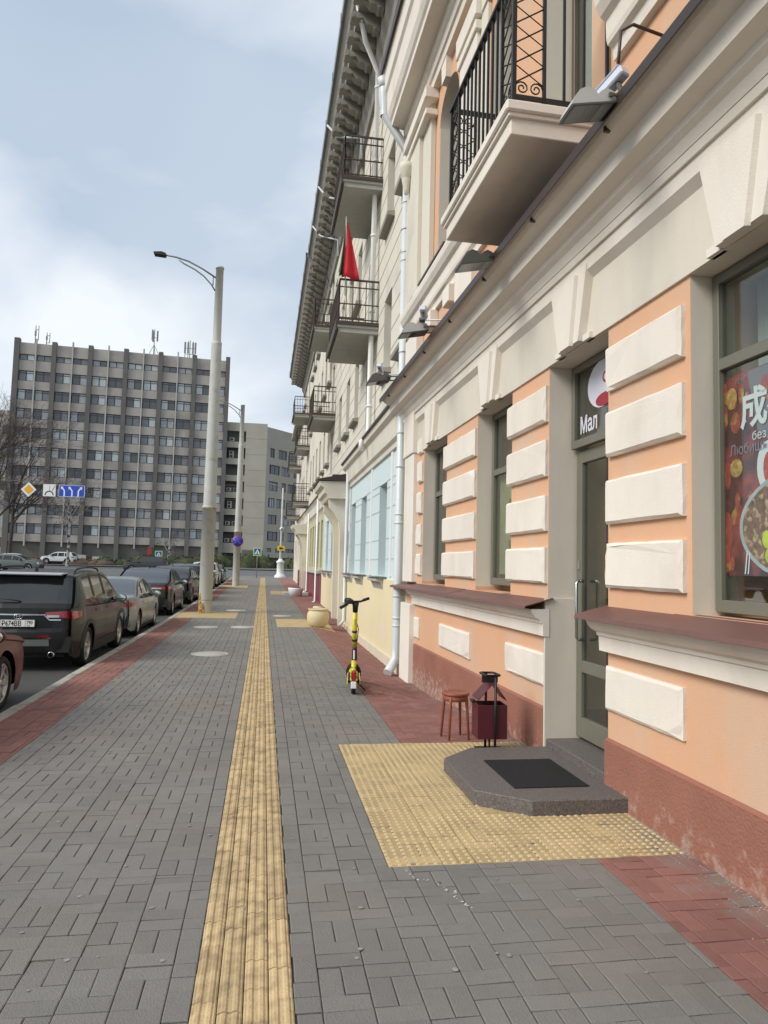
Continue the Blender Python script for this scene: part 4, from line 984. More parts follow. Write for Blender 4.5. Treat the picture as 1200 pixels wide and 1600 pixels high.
# angled wing: local x along the wall
wg=empty('wing',(-.2,123.0,0),math.atan2(7,6.2),parent=an)
L_=34.0
def wx(name,mat,*a,par=None):
    for grp in ([a] if name in JOIN else [[q] for q in a]):
        mb=MB()
        for q in grp: mb.box(*q)
        o=mb.build(name,mat,par or wg)
    return o
rowsw=[(T-5.6-2.87*k,T-4.0-2.87*k) for k in range(7)]
zz=[T-.5]+[v for a,b_ in rowsw for v in (b_,a)]+[2.3]
for i in range(0,len(zz),2): wx('spandrel_panel',m_ann,(0,L_,0,12,zz[i+1],zz[i]))
wx('glazing_shade',m_opier,(0,L_,.6,11.9,0,T-1))
wx('undercroft',m_opier,(0,L_,3,11,0,2.3)); wx('end_panel',m_ann,*[(0,.9,.003,.7,a,b_) for a,b_ in rowsw])
fr0=None;pn={}
for r_i,(a,b_) in enumerate(rowsw):
    x=.9+(.4 if r_i%2 else 0); i=0
    while x<L_-2:
        wd=2.3 if (i+r_i)%3 else 1.2; gp=.45 if (i+r_i)%2 else 1.0
        wx('wall_pier',m_ann,(x+wd,x+wd+gp,.004,.6,a,b_)) if True else None
        mb=MB(); mb.box(x,x+wd,.15,.22,a,a+.1).box(x,x+wd,.15,.22,b_-.1,b_).box(x,x+.08,.151,.22,a+.1,b_-.1).box(x+wd-.08,x+wd,.151,.22,a+.1,b_-.1).box(x+wd/2-.04,x+wd/2+.04,.151,.22,a+.1,b_-.1)
        f_=mb.build('window',m_ofr,wg); mi_=ro.choice([0,0,0,0,2,2,1])
        mb=MB(); mb.box(x+.08,x+wd-.08,.18,.19,a+.1,b_-.1); mb.build('pane',m_og[mi_],f_)
        x+=wd+gp; i+=1
# low building far left
lb=empty('low_grey_building',(-62,126,oz),0,'lower grey block at the left edge, behind the bare trees','building')
mb=MB(); mb.box(0,21.5,0,12,0,24.6); mb.build('wall',m_opan,lb)
for r_i in range(7):
    for i in range(7):
        mb=MB(); mb.box(1.2+i*2.9,3.0+i*2.9,-.04,.02,2+3.1*r_i,3.6+3.1*r_i); mb.build('window',m_og[(i*3+r_i)%3],lb)
# planted bank and hedges in front of the office
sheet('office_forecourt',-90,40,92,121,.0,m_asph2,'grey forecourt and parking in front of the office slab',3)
m_hedge=M('dark_hedge',(.035,.050,.018),.95,.3,2,.6,8,col2=(.09,.075,.04),thr=.58,s2=1.2)
m_brown=MATS['brown_frame']
m_bsh=M('bare_brown_shrub',(.115,.080,.058),.95,.25,2,.6,8)
def hedge(name,x0,x1,y0,y1,h_,mat,label,cat,seed,n_=2600,leaf=.16):
    q=random.Random(seed); mb=MB()
    bumps=[(q.uniform(x0,x1),q.uniform(y0,y1),q.uniform(.9,2.2),q.uniform(.6,1)) for _ in range(int((x1-x0)*1.1)+3)]
    for i in range(n_):
        bx_,by_,br_,bh=q.choice(bumps); th=q.uniform(0,6.283); ph=math.acos(q.uniform(0,1)); rad=q.uniform(.75,1.05)
        x=bx_+br_*math.sin(ph)*math.cos(th)*rad; y=by_+br_*.7*math.sin(ph)*math.sin(th)*rad; z=gz(0,by_)+h_*bh*math.cos(ph)*rad
        s_=leaf*q.uniform(.6,1.4); a=Vector((q.gauss(0,1),q.gauss(0,1),q.gauss(0,1))).normalized()*s_; b=Vector((q.gauss(0,1),q.gauss(0,1),q.gauss(0,1))).normalized()*s_; c=Vector((x,y,z))
        mb.add([c-a,c+b*.6,c+a,c-b*.6],[(0,1,2,3)])
    for bx_,by_,br_,bh in bumps: mb.lathe([(0,h_*bh*.9),(br_*.5,h_*bh*.75),(br_*.85,h_*bh*.3),(br_*.85,-.2)],9,(bx_,by_,gz(0,by_)))
    return tag(mb.build(name,mat),label,cat)
hedge('evergreen_hedge',-9,9,101,104,2.2,m_hedge,'dark evergreen hedge in front of the annex','hedge',1,4200)
hedge('evergreen_hedge',-21,-9.5,99,101,1.5,m_hedge,'low dark evergreen hedge before the office entrance','hedge',2,2400)
hedge('bare_hedge',-32,-20,97,98.5,.9,m_bsh,'low brown leafless hedge before the office','hedge',3,2600,.13)
hedge('bare_hedge',-52,-37.5,97,99,2.3,m_bsh,'tall brown leafless hedge at the left under the trees','hedge',4,3000,.15)
hedge('round_bush',-39,-36,100,101,3.2,m_hedge,'rounded dark green bush behind the leafless hedge at the left','bush',5,900)
# ================================================================== BARE TREES
m_bark=M('dark_bark',(.062,.050,.040),.95,.2,3,.5,30); m_birch=M('birch_bark',(.42,.40,.37),.85,.1,3,.3,20,col2=(.05,.045,.04),thr=.56,s2=3,soft=.03); m_twig=M('twig_bark',(.075,.055,.045),.95,.2,3,0,30)
def tree(x,y,h_,label,seed,birch=False,trunks=1,spread=.5):
    q=random.Random(seed); t=empty('birch_tree' if birch else 'bare_tree',(x,y,gz(0,y)),0,label,'tree',"leafless trees before the office")
    tr=MB(); lm=MB(); tw=MB(); cnt=[0]
    def grow(p,d,L,r_,lv):
        if cnt[0]>3600: return
        n_=5 if lv<2 else 3; pts=[p]; dd=d.copy(); rs=[r_]
        for i in range(n_):
            dd=(dd+Vector((q.gauss(0,.10),q.gauss(0,.10),q.gauss(0,.06)+(.06 if lv>1 else .02)))).normalized(); pts.append(pts[-1]+dd*L/n_); rs.append(max(r_*(1-.72*(i+1)/n_),.010))
        (tr if lv==0 else lm if lv<3 else tw).tube(pts,rs,8 if lv==0 else 5 if lv<3 else 3,cap=False); cnt[0]+=1
        if lv>=5 or r_<.0065: return
        k={0:9,1:6,2:5,3:4,4:3}[lv]
        for i in range(k):
            f=q.uniform(.35 if lv==0 else .2,1.0); j=min(int(f*n_),n_-1); u=f*n_-j; pp=pts[j].lerp(pts[j+1],u)
            ang=q.uniform(0,6.283); side=Vector((math.cos(ang),math.sin(ang),0)); side=(side-dd*side.dot(dd)).normalized()
            nd=(dd*.75+side*q.uniform(.5,1.0)*(1.1 if lv else spread*1.6)+Vector((0,0,.10 if not birch else -.02*lv))).normalized()
            grow(pp,nd,L*q.uniform(.42,.62),rs[j]*q.uniform(.42,.6),lv+1)
    for k in range(trunks):
        a=k*2.4; off=Vector((math.cos(a)*.5,math.sin(a)*.5,0)) if trunks>1 else Vector((0,0,0))
        grow(off,Vector((math.cos(a)*.10*(trunks>1),math.sin(a)*.1*(trunks>1),1)).normalized(),h_*.8*q.uniform(.85,1.05),h_*.016+.03,0)
    b_=m_birch if birch else m_bark
    tr.build('trunk',b_,t); lm.build('limbs',b_,t); o=tw.build('twigs',m_twig,t); o['kind']='stuff'
tree(-30.0,84,17.0,'tall dark leafless tree with several trunks at the left edge',21,False,2,.4)
tree(-28.4,87,14,'leafless tree right of the tall one at the left edge',22,False,1,.34)
tree(-35.0,90,17,'leafless tree partly cut by the left edge',23,False,1,.6)
tree(-21.9,86,10.0,'slender birch with white trunk before the office slab',24,True,1,.55)
tree(-12.9,101,4.2,'small young birch standing before the office entrance',26,True,1,.5)
# ================================================================== CARS
def interp(pts,x):
    if x<=pts[0][0]: return pts[0][1]
    for (a,b),(c,d) in zip(pts,pts[1:]):
        if x<=c:
            return b+(d-b)*((x-a)/(c-a) if c>a else 0)
    return pts[-1][1]
def smooth(pts,n_=4):
    """Catmull-Rom through (y,z) points"""
    out_=[]; P_=[pts[0]]+list(pts)+[pts[-1]]
    for i in range(1,len(P_)-2):
        for j in range(n_):
            t=j/n_; a,b,c,d=P_[i-1],P_[i],P_[i+1],P_[i+2]
            out_.append(tuple(.5*((2*b[k])+(-a[k]+c[k])*t+(2*a[k]-5*b[k]+4*c[k]-d[k])*t*t+(-a[k]+3*b[k]-3*c[k]+d[k])*t**3) for k in (0,1)))
    return out_+[pts[-1]]
m_tyre=M('tyre_rubber',(.012,.012,.012),.85,.2,20,.3,80); m_alloy=M('alloy',(.55,.55,.55),.35,.05,5,0,30,metal=.9); m_trim=M('black_trim',(.016,.016,.017),.6,.1,6,.1,60)
m_lred=M('tail_lamp_red',(.33,.008,.012),.15,.1,12,0,30,coat=1); m_lwh=M('lamp_clear',(.55,.55,.53),.15,.05,12,0,30,coat=1); m_chr=M('chrome_trim',(.55,.55,.56),.15,.02,3,0,20,metal=1)
g_car=glass('car_glass',(.014,.017,.018),.03); g_carb=glass('car_glass_blue',(.05,.065,.09),.05)
m_head=M('lamp_glow_off',(.7,.72,.75),.1,.03,5,0,20)
def paint(name,col,metal=.35): return M(name,col,.38,.02,1,0,20,metal=metal*.5,coat=.45,spec=.4)
WHEEL={}
def wheel_parts(r_,w_,spokes=5):
    key=(round(r_,3),w_,spokes)
    if key in WHEEL: return WHEEL[key]
    mb=MB(); rr_=r_*.70
    mb.lathe([(rr_,-w_*.40),(rr_+.01,-w_/2),(r_-.03,-w_/2),(r_-.008,-w_*.38),(r_,-w_*.2),(r_,w_*.2),(r_-.008,w_*.38),(r_-.03,w_/2),(rr_+.01,w_/2),(rr_,w_*.40)],32,axis='x')
    ty=mb
    rm=MB(); rm.lathe([(rr_+.004,-w_*.41),(rr_-.012,-w_*.41),(rr_-.016,-.02),(rr_-.02,w_*.41),(rr_-.004,w_*.44),(rr_+.006,w_*.42)],32,axis='x')
    rm.lathe([(0,w_*.40),(.028,w_*.40),(.05,w_*.34),(.06,w_*.2)],16,axis='x')
    for i in range(spokes):
        a=2*math.pi*i/spokes
        for da in (-.12,.12):
            c,s_=math.cos(a+da*.6),math.sin(a+da*.6); c2,s2_=math.cos(a+da*1.5),math.sin(a+da*1.5)
            tx=(-s_,c); wd0,wd1=.020,.014
            p0=(.035,) ; x_=w_*.36
            vs=[]
            for (rad,cc,sn,wd,xx) in ((.03,c,s_,wd0,x_),(rr_-.01,c2,s2_,wd1,w_*.42)):
                vs+=[(xx,rad*cc-sn*wd,rad*sn+cc*wd),(xx,rad*cc+sn*wd,rad*sn-cc*wd),(xx-.03,rad*cc+sn*wd,rad*sn-cc*wd),(xx-.03,rad*cc-sn*wd,rad*sn+cc*wd)]
            rm.add(vs,[(0,1,5,4),(1,2,6,5),(2,3,7,6),(3,0,4,7)])
    dk=MB(); dk.lathe([(0,.0),(rr_-.01,.0)],24,axis='x'); dk.lathe([(rr_*.55,.02),(rr_*.6,.02)],20,axis='x')
    WHEEL[key]=[ty,rm,dk]; return WHEEL[key]
def car(x,y,zr,label,col,K,group='cars parked along the kerb',cat='car',yaw=0,plate=None,detail=True,glassm=None,name='parked_car'):
    """K: shape dictionary; local y forward from the rear bumper, x right, z up"""
    t=empty(name,(x,y,zr),yaw,label,cat,group)
    L,Wd,Hh=K['L'],K['W']/2,K['H']; top=smooth(K['top'],5); belt=K['belt']; rw,fw_=K['ax']; ra=K['ra']; cl=K['clear']
    y0,y1=top[0][0],top[-1][0]; rr0=.055
    def ztop(yy): return interp(top,yy)
    def taper(yy): # plan shape
        e=min(yy-0,L-yy); return 1-.16*max(0,1-e/.6)**2.2
    def wside(yy,z):
        bz=interp(belt,yy); w0_=Wd*taper(yy)
        if z>bz: w0_-= (z-bz)*K.get('tumble',.30)
        else:
            u=(bz-z)/max(bz-cl,.1); w0_+= -.030*(1-min(1,u*4)) - .055*max(0,u-.62)**1.3/.4
        return w0_
    def arch_z(yy):
        z=interp([(0,cl+.10),(.25,cl),(L-.3,cl),(L,cl+.06)],yy)
        for a in (rw,fw_):
            d=abs(yy-a)
            if d<ra: z=max(z,K['r']+math.sqrt(ra*ra-d*d)-.0)
        return z
    # --- ribbon (outline): rear, roof, screen, bonnet, nose
    out_=[(K['rear'][0][0],K['rear'][0][1])]+K['rear'][1:]
    rib=K['rear']+top[1:]+K['nose']
    N=len(rib); 
    def nrm(i):
        a=Vector(rib[max(i-1,0)]); b=Vector(rib[min(i+1,N-1)]); d=(b-a).normalized(); return Vector((d[1],-d[0]))  # inward
    ts=[0,.35,.65,.85,.93,.975,1.0]
    def rpt(i,tt,off=0.0):
        yy,z=rib[i]; s_=abs(tt); sh=rr0*(1-math.sqrt(max(0,1-(max(0,(s_-.85)/.15))**2))); n_=nrm(i)
        bow=K.get('bow',.05)*(s_**2); py=yy; 
        # ends bow in plan
        endf=max(0,1-min(yy,L-yy)/.6)
        ycur=(1 if yy<L/2 else -1)*endf*bow*1.6
        q_=Vector((yy,z))+n_*(sh-off); w0_=wside(min(max(yy,0),L),z)
        return (tt*w0_,q_[0]+ycur,q_[1]-bow*.4*(s_**2)*(1-endf))
    body=MB(); gls={}
    def cellkind(i):
        ya,za=rib[i]; yb_,zb_=rib[i+1]; ym,zm=(ya+yb_)/2,(za+zb_)/2
        for nm,(a,b,lo) in K['screens'].items():
            if a<ym<b and zm>lo: return nm
        return None
    allt=[-v for v in ts[::-1]][:-1]+ts
    vid=[[rpt(i,tt) for tt in allt] for i in range(N)]
    for i in range(N-1):
        ck=cellkind(i)
        for j in range(len(allt)-1):
            tm=abs((allt[j]+allt[j+1])/2); q4=[vid[i][j],vid[i][j+1],vid[i+1][j+1],vid[i+1][j]]
            tgt=body
            if ck and tm<.93: tgt=gls.setdefault(ck,MB())
            tgt.add(q4,[(0,1,2,3)],True)
    # --- sides
    cols=sorted({round(v,3) for v in [p[0] for p in top if 0.07<p[0]<L-.05]+[rw+ra*math.cos(a*math.pi/10) for a in range(11)]+[fw_+ra*math.cos(a*math.pi/10) for a in range(11)]+[w_ for sw in K['side'] for w_ in sw[:2]]+[i*L/26 for i in range(1,26)] if rr0*.8<v<L-rr0*.8})
    NB,NT=6,5
    def colz(yy):
        zt=ztop(yy)-.028; za=arch_z(yy); bz=min(interp(belt,yy),zt-.02); 
        if bz<za+.02: bz=za+.02
        lo=[za+(bz-za)*k/NB for k in range(NB)]; 
        if zt>bz+.06: hi=[bz+(zt-bz)*k/NT for k in range(NT+1)]; 
        else: hi=[bz+(max(zt,bz+.005)-bz)*k/NT for k in range(NT+1)]
        return lo+hi
    for sx in (1,-1):
        prev=None; sw_={}
        for yy in cols:
            zc=colz(yy); e0=max(0,1-min(yy,L-yy)/.6)
            cur=[(sx*(wside(yy,z)+.002),yy+0*e0,z) for z in zc]
            if prev:
                ym=(prev[0][0][1]+yy)/2
                for k in range(len(cur)-1):
                    q4=[prev[0][k],cur[k],cur[k+1],prev[0][k+1]]; tgt=body
                    if k>=NB and k<NB+NT-1+(0):
                        for wi,sw in enumerate(K['side']):
                            if sw[0]<ym<sw[1] and zc[-1]-zc[NB]>.12 and (prev[1][-1]-prev[1][NB])>.08: tgt=gls.setdefault('side%d%s'%(wi,sx),MB())
                    tgt.add(q4,[(0,1,2,3)],True)
            prev=(cur,zc)
    bm_=m_body=col
    bo=body.build('body',bm_,t)
    gm=glassm or g_car
    for nm,g_ in gls.items():
        g_.build('side_window' if nm.startswith('side') else nm,(gm if nm=='rear_window' else g_car),t)
    # underside and wheel wells (dark)
    mb=MB(); mb.box(-Wd*.72,Wd*.72,.25,L-.3,cl+.02,cl+.35); mb.box(-Wd*.93,Wd*.93,rw+ra+.02,fw_-ra-.02,cl+.03,cl+.30); mb.box(-Wd*.9,Wd*.9,.12,rw-ra-.02,cl+.1,cl+.34); mb.box(-Wd*.88,Wd*.88,fw_+ra+.02,L-.15,cl+.06,cl+.34)
    mb.box(-Wd*.80,Wd*.80,.35,L-.6,cl+.36,interp(belt,L/2)-.12); mb.build('underbody',m_trim,t)
    # wheels
    ty,rm,dk=wheel_parts(K['r'],.20)
    for yy in (rw,fw_):
        for sx in (1,-1):
            a=ty.build('wheel',m_tyre,t) if (K['r'],'ty') not in WHEEL else inst(WHEEL[(K['r'],'ty')],'wheel',t,(0,0,0))
            WHEEL.setdefault((K['r'],'ty'),a); a.location=(sx*(Wd-.115),yy,K['r']); a.rotation_euler=(0,0,0 if sx>0 else math.pi)
            if (K['r'],'rm') not in WHEEL:
                b=rm.build('rim',m_alloy,a); c=dk.build('brake_disc',m_trim,a); WHEEL[(K['r'],'rm')]=b; WHEEL[(K['r'],'dk')]=c
            else: inst(WHEEL[(K['r'],'rm')],'rim',a,(0,0,0)); inst(WHEEL[(K['r'],'dk')],'brake_disc',a,(0,0,0))
    # patches that follow the skin
    def sidepatch(nm,mat,ya,yb_,za,zb_,off=.006,sx=(1,-1),ny=4,nz=3,par=None,shape=None):
        for s_ in sx:
            mb=MB(); vs=[]
            for j in range(nz+1):
                for i in range(ny+1):
                    yy=ya+(yb_-ya)*i/ny; z=za+(zb_-za)*j/nz
                    if shape: z=shape(yy,z,i/ny,j/nz)
                    vs.append((s_*(wside(yy,z)+.002+off),yy,z))
            mb.add(vs,[(j*(ny+1)+i,j*(ny+1)+i+1,(j+1)*(ny+1)+i+1,(j+1)*(ny+1)+i) for j in range(nz) for i in range(ny)],True)
            mb.build(nm,mat,par or t)
    def ribpatch(nm,mat,za,zb_,ta,tb,off=.008,n_=6,rear=True,par=None,shape=None):
        # rear/front face patch found by height
        mb=MB(); vs=[]; nz=4
        rng=range(N-1) if rear else range(N-2,-1,-1)
        def at(z,tt):
            for i in rng:
                a,b=rib[i],rib[i+1]
                if (a[1]-z)*(b[1]-z)<=0 and (a[0]<L/2)==rear and abs(a[1]-b[1])>1e-5:
                    f=(z-a[1])/(b[1]-a[1]); p=Vector(rpt(i,tt,off)); q_=Vector(rpt(i+1,tt,off)); return p.lerp(q_,f)
            return Vector(rpt(0 if rear else N-1,tt,off))
        for j in range(nz+1):
            for i in range(n_+1):
                tt=ta+(tb-ta)*i/n_; z=za+(zb_-za)*j/nz
                if shape: z=shape(tt,z,i/n_,j/nz)
                vs.append(at(z,tt))
        mb.add(vs,[(j*(n_+1)+i,j*(n_+1)+i+1,(j+1)*(n_+1)+i+1,(j+1)*(n_+1)+i) for j in range(nz) for i in range(n_)],True)
        return mb.build(nm,mat,par or t)
    b1=interp(belt,0.4)
    tl=K['tail']   # (z0,z1,t_inner,side_len)
    for s_ in (1,-1):
        ribpatch('tail_light',m_lred,tl[0],tl[1],s_*tl[2],s_*.985,.014,shape=K.get('tlshape'))
        sidepatch('tail_light',m_lred,.075,tl[3],tl[0],tl[1],.01,sx=(s_,),shape=lambda yy,z,u,v:z+(u*(tl[1]-tl[0])*.25 if v<.5 else -u*.01))
        if detail: ribpatch('reversing_light',m_lwh,tl[0]+.02,tl[0]+.055,s_*(tl[2]+.03),s_*.76,.018)
        ribpatch('headlight',m_head,K['head'][0],K['head'][1],s_*.55,s_*.95,.01,rear=False)
    ribpatch('bumper',m_trim,cl+.10,K['bump'],-.97,.97,.012,12)
    ribpatch('front_grille',m_trim,cl+.12,K['head'][0],-.5,.5,.012,8,rear=False)
    if detail:
        for ym in K['doors']: sidepatch('door_gap',m_trim,ym-.007,ym+.007,arch_z(ym)+.05,interp(belt,ym)-.01,.001)
        for ym in K['handles']: sidepatch('door_handle',col if not K.get('hchrome') else m_chr,ym-.10,ym+.08,b1-.115,b1-.09,.022)
        sidepatch('window_trim',m_chr if K.get('chrome') else m_trim,K['side'][0][0],K['side'][-1][1],0,1,.006,nz=1,ny=14,shape=lambda yy,z,u,v:interp(belt,yy)-.012+(.018 if v>.5 else 0))
    if detail:
        ya_,yb_=K['side'][0][0],K['side'][-1][1]
        for a_,b_ in [(K['side'][i][1],K['side'][i+1][0]) for i in range(len(K['side'])-1)]:
            zt_=ztop((a_+b_)/2)-.10; sidepatch('window_pillar',m_trim,a_-.03,b_+.03,0,1,.004,nz=3,ny=1,shape=lambda yy,z,u,v:interp(belt,yy)+(min(ztop(yy)-.06,zt_+.06)-interp(belt,yy))*v)
        sidepatch('window_trim',m_chr if K.get('chrome') else m_trim,ya_+.05,yb_-.12,0,1,.005,nz=1,ny=16,shape=lambda yy,z,u,v:ztop(yy)-.105+.022*v)
    sidepatch('sill_trim',m_trim,rw+ra,fw_-ra,cl,cl+(.17 if K.get('clad') else .07),.012,ny=8)
    if K.get('clad'):
        for a in (rw,fw_):
            for s_ in (1,-1):
                mb=MB(); vs=[]; k=16
                for i in range(k+1):
                    th=math.pi*i/k
                    for rad,o_ in ((ra-.02,.012),(ra+.055,.016),(ra+.065,0)):
                        yy=a+rad*math.cos(th); z=K['r']+rad*math.sin(th)*1.0; vs.append((s_*(wside(min(max(yy,.02),L-.02),z)+o_),yy,max(z,cl)))
                mb.add(vs,[(3*i+m_,3*i+m_+1,3*i+m_+4,3*i+m_+3) for i in range(k) for m_ in (0,1)],True); mb.build('arch_cladding',m_trim,t)
    # mirrors
    my=K['mirror']; bz=interp(belt,my)
    for s_ in (1,-1):
        mb=MB(); xx=s_*(Wd+.10); mb.lathe([(0,-.10),(.055,-.095),(.082,-.04),(.088,.02),(.08,.04)],14,(0,0,0),'y')
        o=mb.build('wing_mirror',col,t,(xx,my,bz+.07)); o.scale=(1.25,.8,.85)
        mb=MB(); mb.lathe([(0,-.0),(.072,0),(.08,.004)],14,(0,-.045*0+.0,0),'y'); g_=mb.build('mirror_glass',M('mirror_glass',(.55,.65,.6),.08,.02,3,0,20,metal=.8),o,(0,-.098*0-.0,0)); g_.location=(0,-.102,0)
        mb=MB(); mb.box(s_*(-.14),0,-.03,.03,-.06,-.03); mb.build('mirror_arm',m_trim,o)
    # plate
    pz=K['plate']
    def rear_y(z):
        for a,b in zip(rib,rib[1:]):
            if (a[1]-z)*(b[1]-z)<=0 and a[0]<L/2 and abs(a[1]-b[1])>1e-5: return a[0]+(b[0]-a[0])*(z-a[1])/(b[1]-a[1])
        return 0
    yp=rear_y(pz)-.022
    mb=MB(); mb.box(-.255,.255,-.006,.012,-.055,.06,.002); fr=mb.build('plate_frame',m_trim,t,(0,yp,pz))
    mb=MB(); mb.box(-.24,.24,-.010,-.0062,-.048,.052); pl_=mb.build('number_plate',m_white,fr)
    if plate:
        text('plate_text',plate[0],.105,m_black,pl_,(-.225,-.011,-.036),(R(90),0,0),.0005,.78,.002); text('plate_text',plate[1],.075,m_black,pl_,(.125,-.011,-.012),(R(90),0,0),.0005,.8,.001)
        text('plate_text','RUS',.028,m_black,pl_,(.135,-.011,-.042),(R(90),0,0),.0005,.9); mb=MB(); mb.box(.108,.112,-.0112,-.0101,-.046,.05); mb.build('plate_divider',m_black,pl_)
    if K.get('rails'):
        for s_ in (1,-1):
            mb=MB(); a,b=K['rails']; pts=[(s_*(wside(a,ztop(a))-.09),a,ztop(a)-.0)]+[(s_*(wside(v,ztop(v))-.085),v,ztop(v)+.035) for v in [a+.12+(b-a-.24)*i/6 for i in range(7)]]+[(s_*(wside(b,ztop(b))-.09),b,ztop(b))]
            mb.tube(pts,.016,6); mb.build('roof_rail',m_chr if K.get('silver_rails') else m_trim,t)
    if K.get('fin'):
        mb=MB(); a=K['fin']; mb.extr([(a,ztop(a)-.02),(a+.16,ztop(a)-.02),(a+.02,ztop(a)+.055),(a,ztop(a)+.055)],'x',-.012,.012); mb.build('roof_aerial',m_trim,t)
    return t,ribpatch,sidepatch,rear_y,rib,wside
SUV=dict(L=4.25,W=1.72,H=1.55,clear=.19,r=.325,ra=.385,ax=(.80,3.42),tumble=.33,bow=.085,
  rear=[(.10,.27),(.04,.34),(.0,.50),(.0,.60),(.035,.66),(.045,.80),(.06,.96)],
  top=[(.06,.96),(.14,1.06),(.24,1.22),(.34,1.37),(.33+.08,1.47),(.62,1.505),(1.1,1.535),(1.7,1.545),(2.2,1.53),(2.5,1.47),(2.85,1.28),(3.18,1.06),(3.35,1.01),(3.75,.97),(4.05,.88),(4.2,.74)],
  nose=[(4.24,.62),(4.25,.45),(4.2,.28)],belt=[(0,.95),(.5,.99),(1.2,.965),(3.2,.93),(4.25,.78)],
  tlshape=lambda tt,z,u,v:.865+(z-.865)*(.35+.65*u)+.012*(1-u),screens={'rear_window':(.10,.38,1.03),'windscreen':(2.42,3.2,1.0)},side=[(.62,1.16),(1.24,1.98),(2.06,2.98)],
  tail=(.80,.925,.50,.34),head=(.62,.78),bump=.60,doors=(1.20,2.02,3.02),handles=(1.36,2.2),mirror=2.78,plate=.735,clad=True,rails=(.75,2.45),fin=.75)
SEDAN=dict(L=4.35,W=1.66,H=1.33,clear=.15,r=.29,ra=.345,ax=(.92,3.45),tumble=.34,bow=.07,
  rear=[(.10,.22),(.03,.30),(.0,.45),(.01,.60),(.03,.76)],
  top=[(.03,.76),(.07,.88),(.22,.925),(.55,.945),(.80,1.06),(1.15,1.235),(1.45,1.305),(1.9,1.335),(2.3,1.30),(2.6,1.20),(3.05,.98),(3.25,.90),(3.7,.84),(4.1,.74),(4.28,.64)],
  nose=[(4.34,.54),(4.35,.38),(4.3,.24)],belt=[(0,.84),(.6,.87),(1.2,.855),(3.1,.82),(4.35,.66)],
  screens={'rear_window':(.56,1.38,.945),'windscreen':(2.35,3.1,.92)},side=[(1.02,1.25),(1.31,1.98),(2.06,2.85)],
  tail=(.69,.80,.42,.36),head=(.56,.68),bump=.42,doors=(1.28,2.02,2.90),handles=(1.42,2.16),mirror=2.68,plate=.58)
LIFT=dict(SUV); LIFT.update(L=4.4,top=[(.05,.95),(.12,1.02),(.35,1.14),(.6,1.30),(.85,1.42),(1.2,1.485),(1.7,1.50),(2.2,1.47),(2.55,1.38),(2.95,1.18),(3.25,1.02),(3.45,.98),(3.9,.93),(4.2,.84),(4.34,.70)],nose=[(4.39,.58),(4.4,.42),(4.35,.28)],
  rear=[(.10,.27),(.03,.34),(.0,.50),(.0,.62),(.02,.80),(.05,.95)],screens={'rear_window':(.14,.80,1.03),'windscreen':(2.5,3.3,1.0)},side=[(.95,1.25),(1.31,2.05),(2.12,3.02)],ax=(.85,3.55),tail=(.82,.93,.35,.30),rails=None,clad=False,fin=1.2,mirror=2.85)
XC=-2.76-.86
cz=lambda y:gz(0,y)-.12
p_blk=M('black_paint',(.008,.009,.009),.36,.02,1,0,20,coat=.22,spec=.35); p_red=M('red_paint',(.12,.010,.011),.42,.02,1,0,20,coat=.15,spec=.3); p_gry=paint('silver_grey_paint',(.30,.32,.32),.6); p_dk=paint('dark_grey_paint',(.035,.042,.043),.5)
p_blu=paint('dark_blue_paint',(.018,.030,.060),.4); p_wht=paint('white_paint_car',(.62,.63,.64),.0); p_grn=paint('grey_green_paint',(.12,.14,.13),.5); p_brn=paint('bronze_paint',(.05,.04,.035),.5)
t,rp,sp_,ry,rib,ws=car(XC,11.63,cz(12),'black sport utility car with roof rails and white number plate, nearest whole car',p_blk,SUV,plate=('Р674ВВ','790'))
# its own rear details
mb=MB(); mb.box(-.55,.55,.32,.52,1.475,1.50,.01); mb.box(-.53,.53,.24,.35,1.455,1.488,.012); mb.build('roof_spoiler',paint('spoiler_silver',(.42,.43,.45),.5),t)
rp('chrome_strip',m_chr,.852,.872,-.50,.50,.012,10,shape=lambda tt,z,u,v:z)
for s_ in (1,-1): rp('chrome_strip',m_chr,.775,.795,s_*.48,s_*.80,.02,6,shape=lambda tt,z,u,v:z+.075*max(0,1-u*3))
rp('chrome_strip',m_chr,.505,.522,-.66,.66,.020,10); rp('lower_bumper',m_gutter,.40,.50,-.62,.62,.016,10); rp('reflector',m_lred,.53,.555,.42,.62,.018,3); rp('reflector',m_lred,.53,.555,-.62,-.42,.018,3)
mb=MB(); k=24
for (rx,rz) in ((.060,.040),(.026,.038)): mb.tube([(rx*math.cos(2*math.pi*i/k),0,rz*math.sin(2*math.pi*i/k)) for i in range(k+1)],.0055,5,cap=False)
mb.tube([(.035*math.cos(2*math.pi*i/k),0,.012+.016*math.sin(2*math.pi*i/k)) for i in range(k+1)],.0045,5,cap=False); mb.build('emblem',m_chr,t,(0,ry(.845)-.02,.835))
mb=MB(); mb.tube([(.0,.02,0),(-.05,-.01,.02),(-.42,-.015,.075)],.012,6); mb.build('rear_wiper',m_trim,t,(0,ry(1.06)-.02,1.05))
mb=MB()
for xx in (-.55,.50): mb.lathe([(.038,0),(.045,0),(.045,.2),(.038,.2)],14,(xx,-.01,.27),'y')
mb.build('exhaust_tip',m_chr,t)
SED2=dict(SEDAN)
car(XC-.03,9.5-3.25-.85+.0,cz(8),'dark red car cut by the left edge of the picture',p_red,dict(SEDAN,ax=(.85,3.35),r=.31,ra=.365))
car(XC,16.55,cz(17),'silver grey saloon car parked ahead of the black sport utility car',p_gry,SEDAN,glassm=g_carb)
car(XC-.05,23.2,cz(23),'dark grey sport utility car with wide red tail lights, third in the row',p_dk,LIFT,glassm=g_carb)
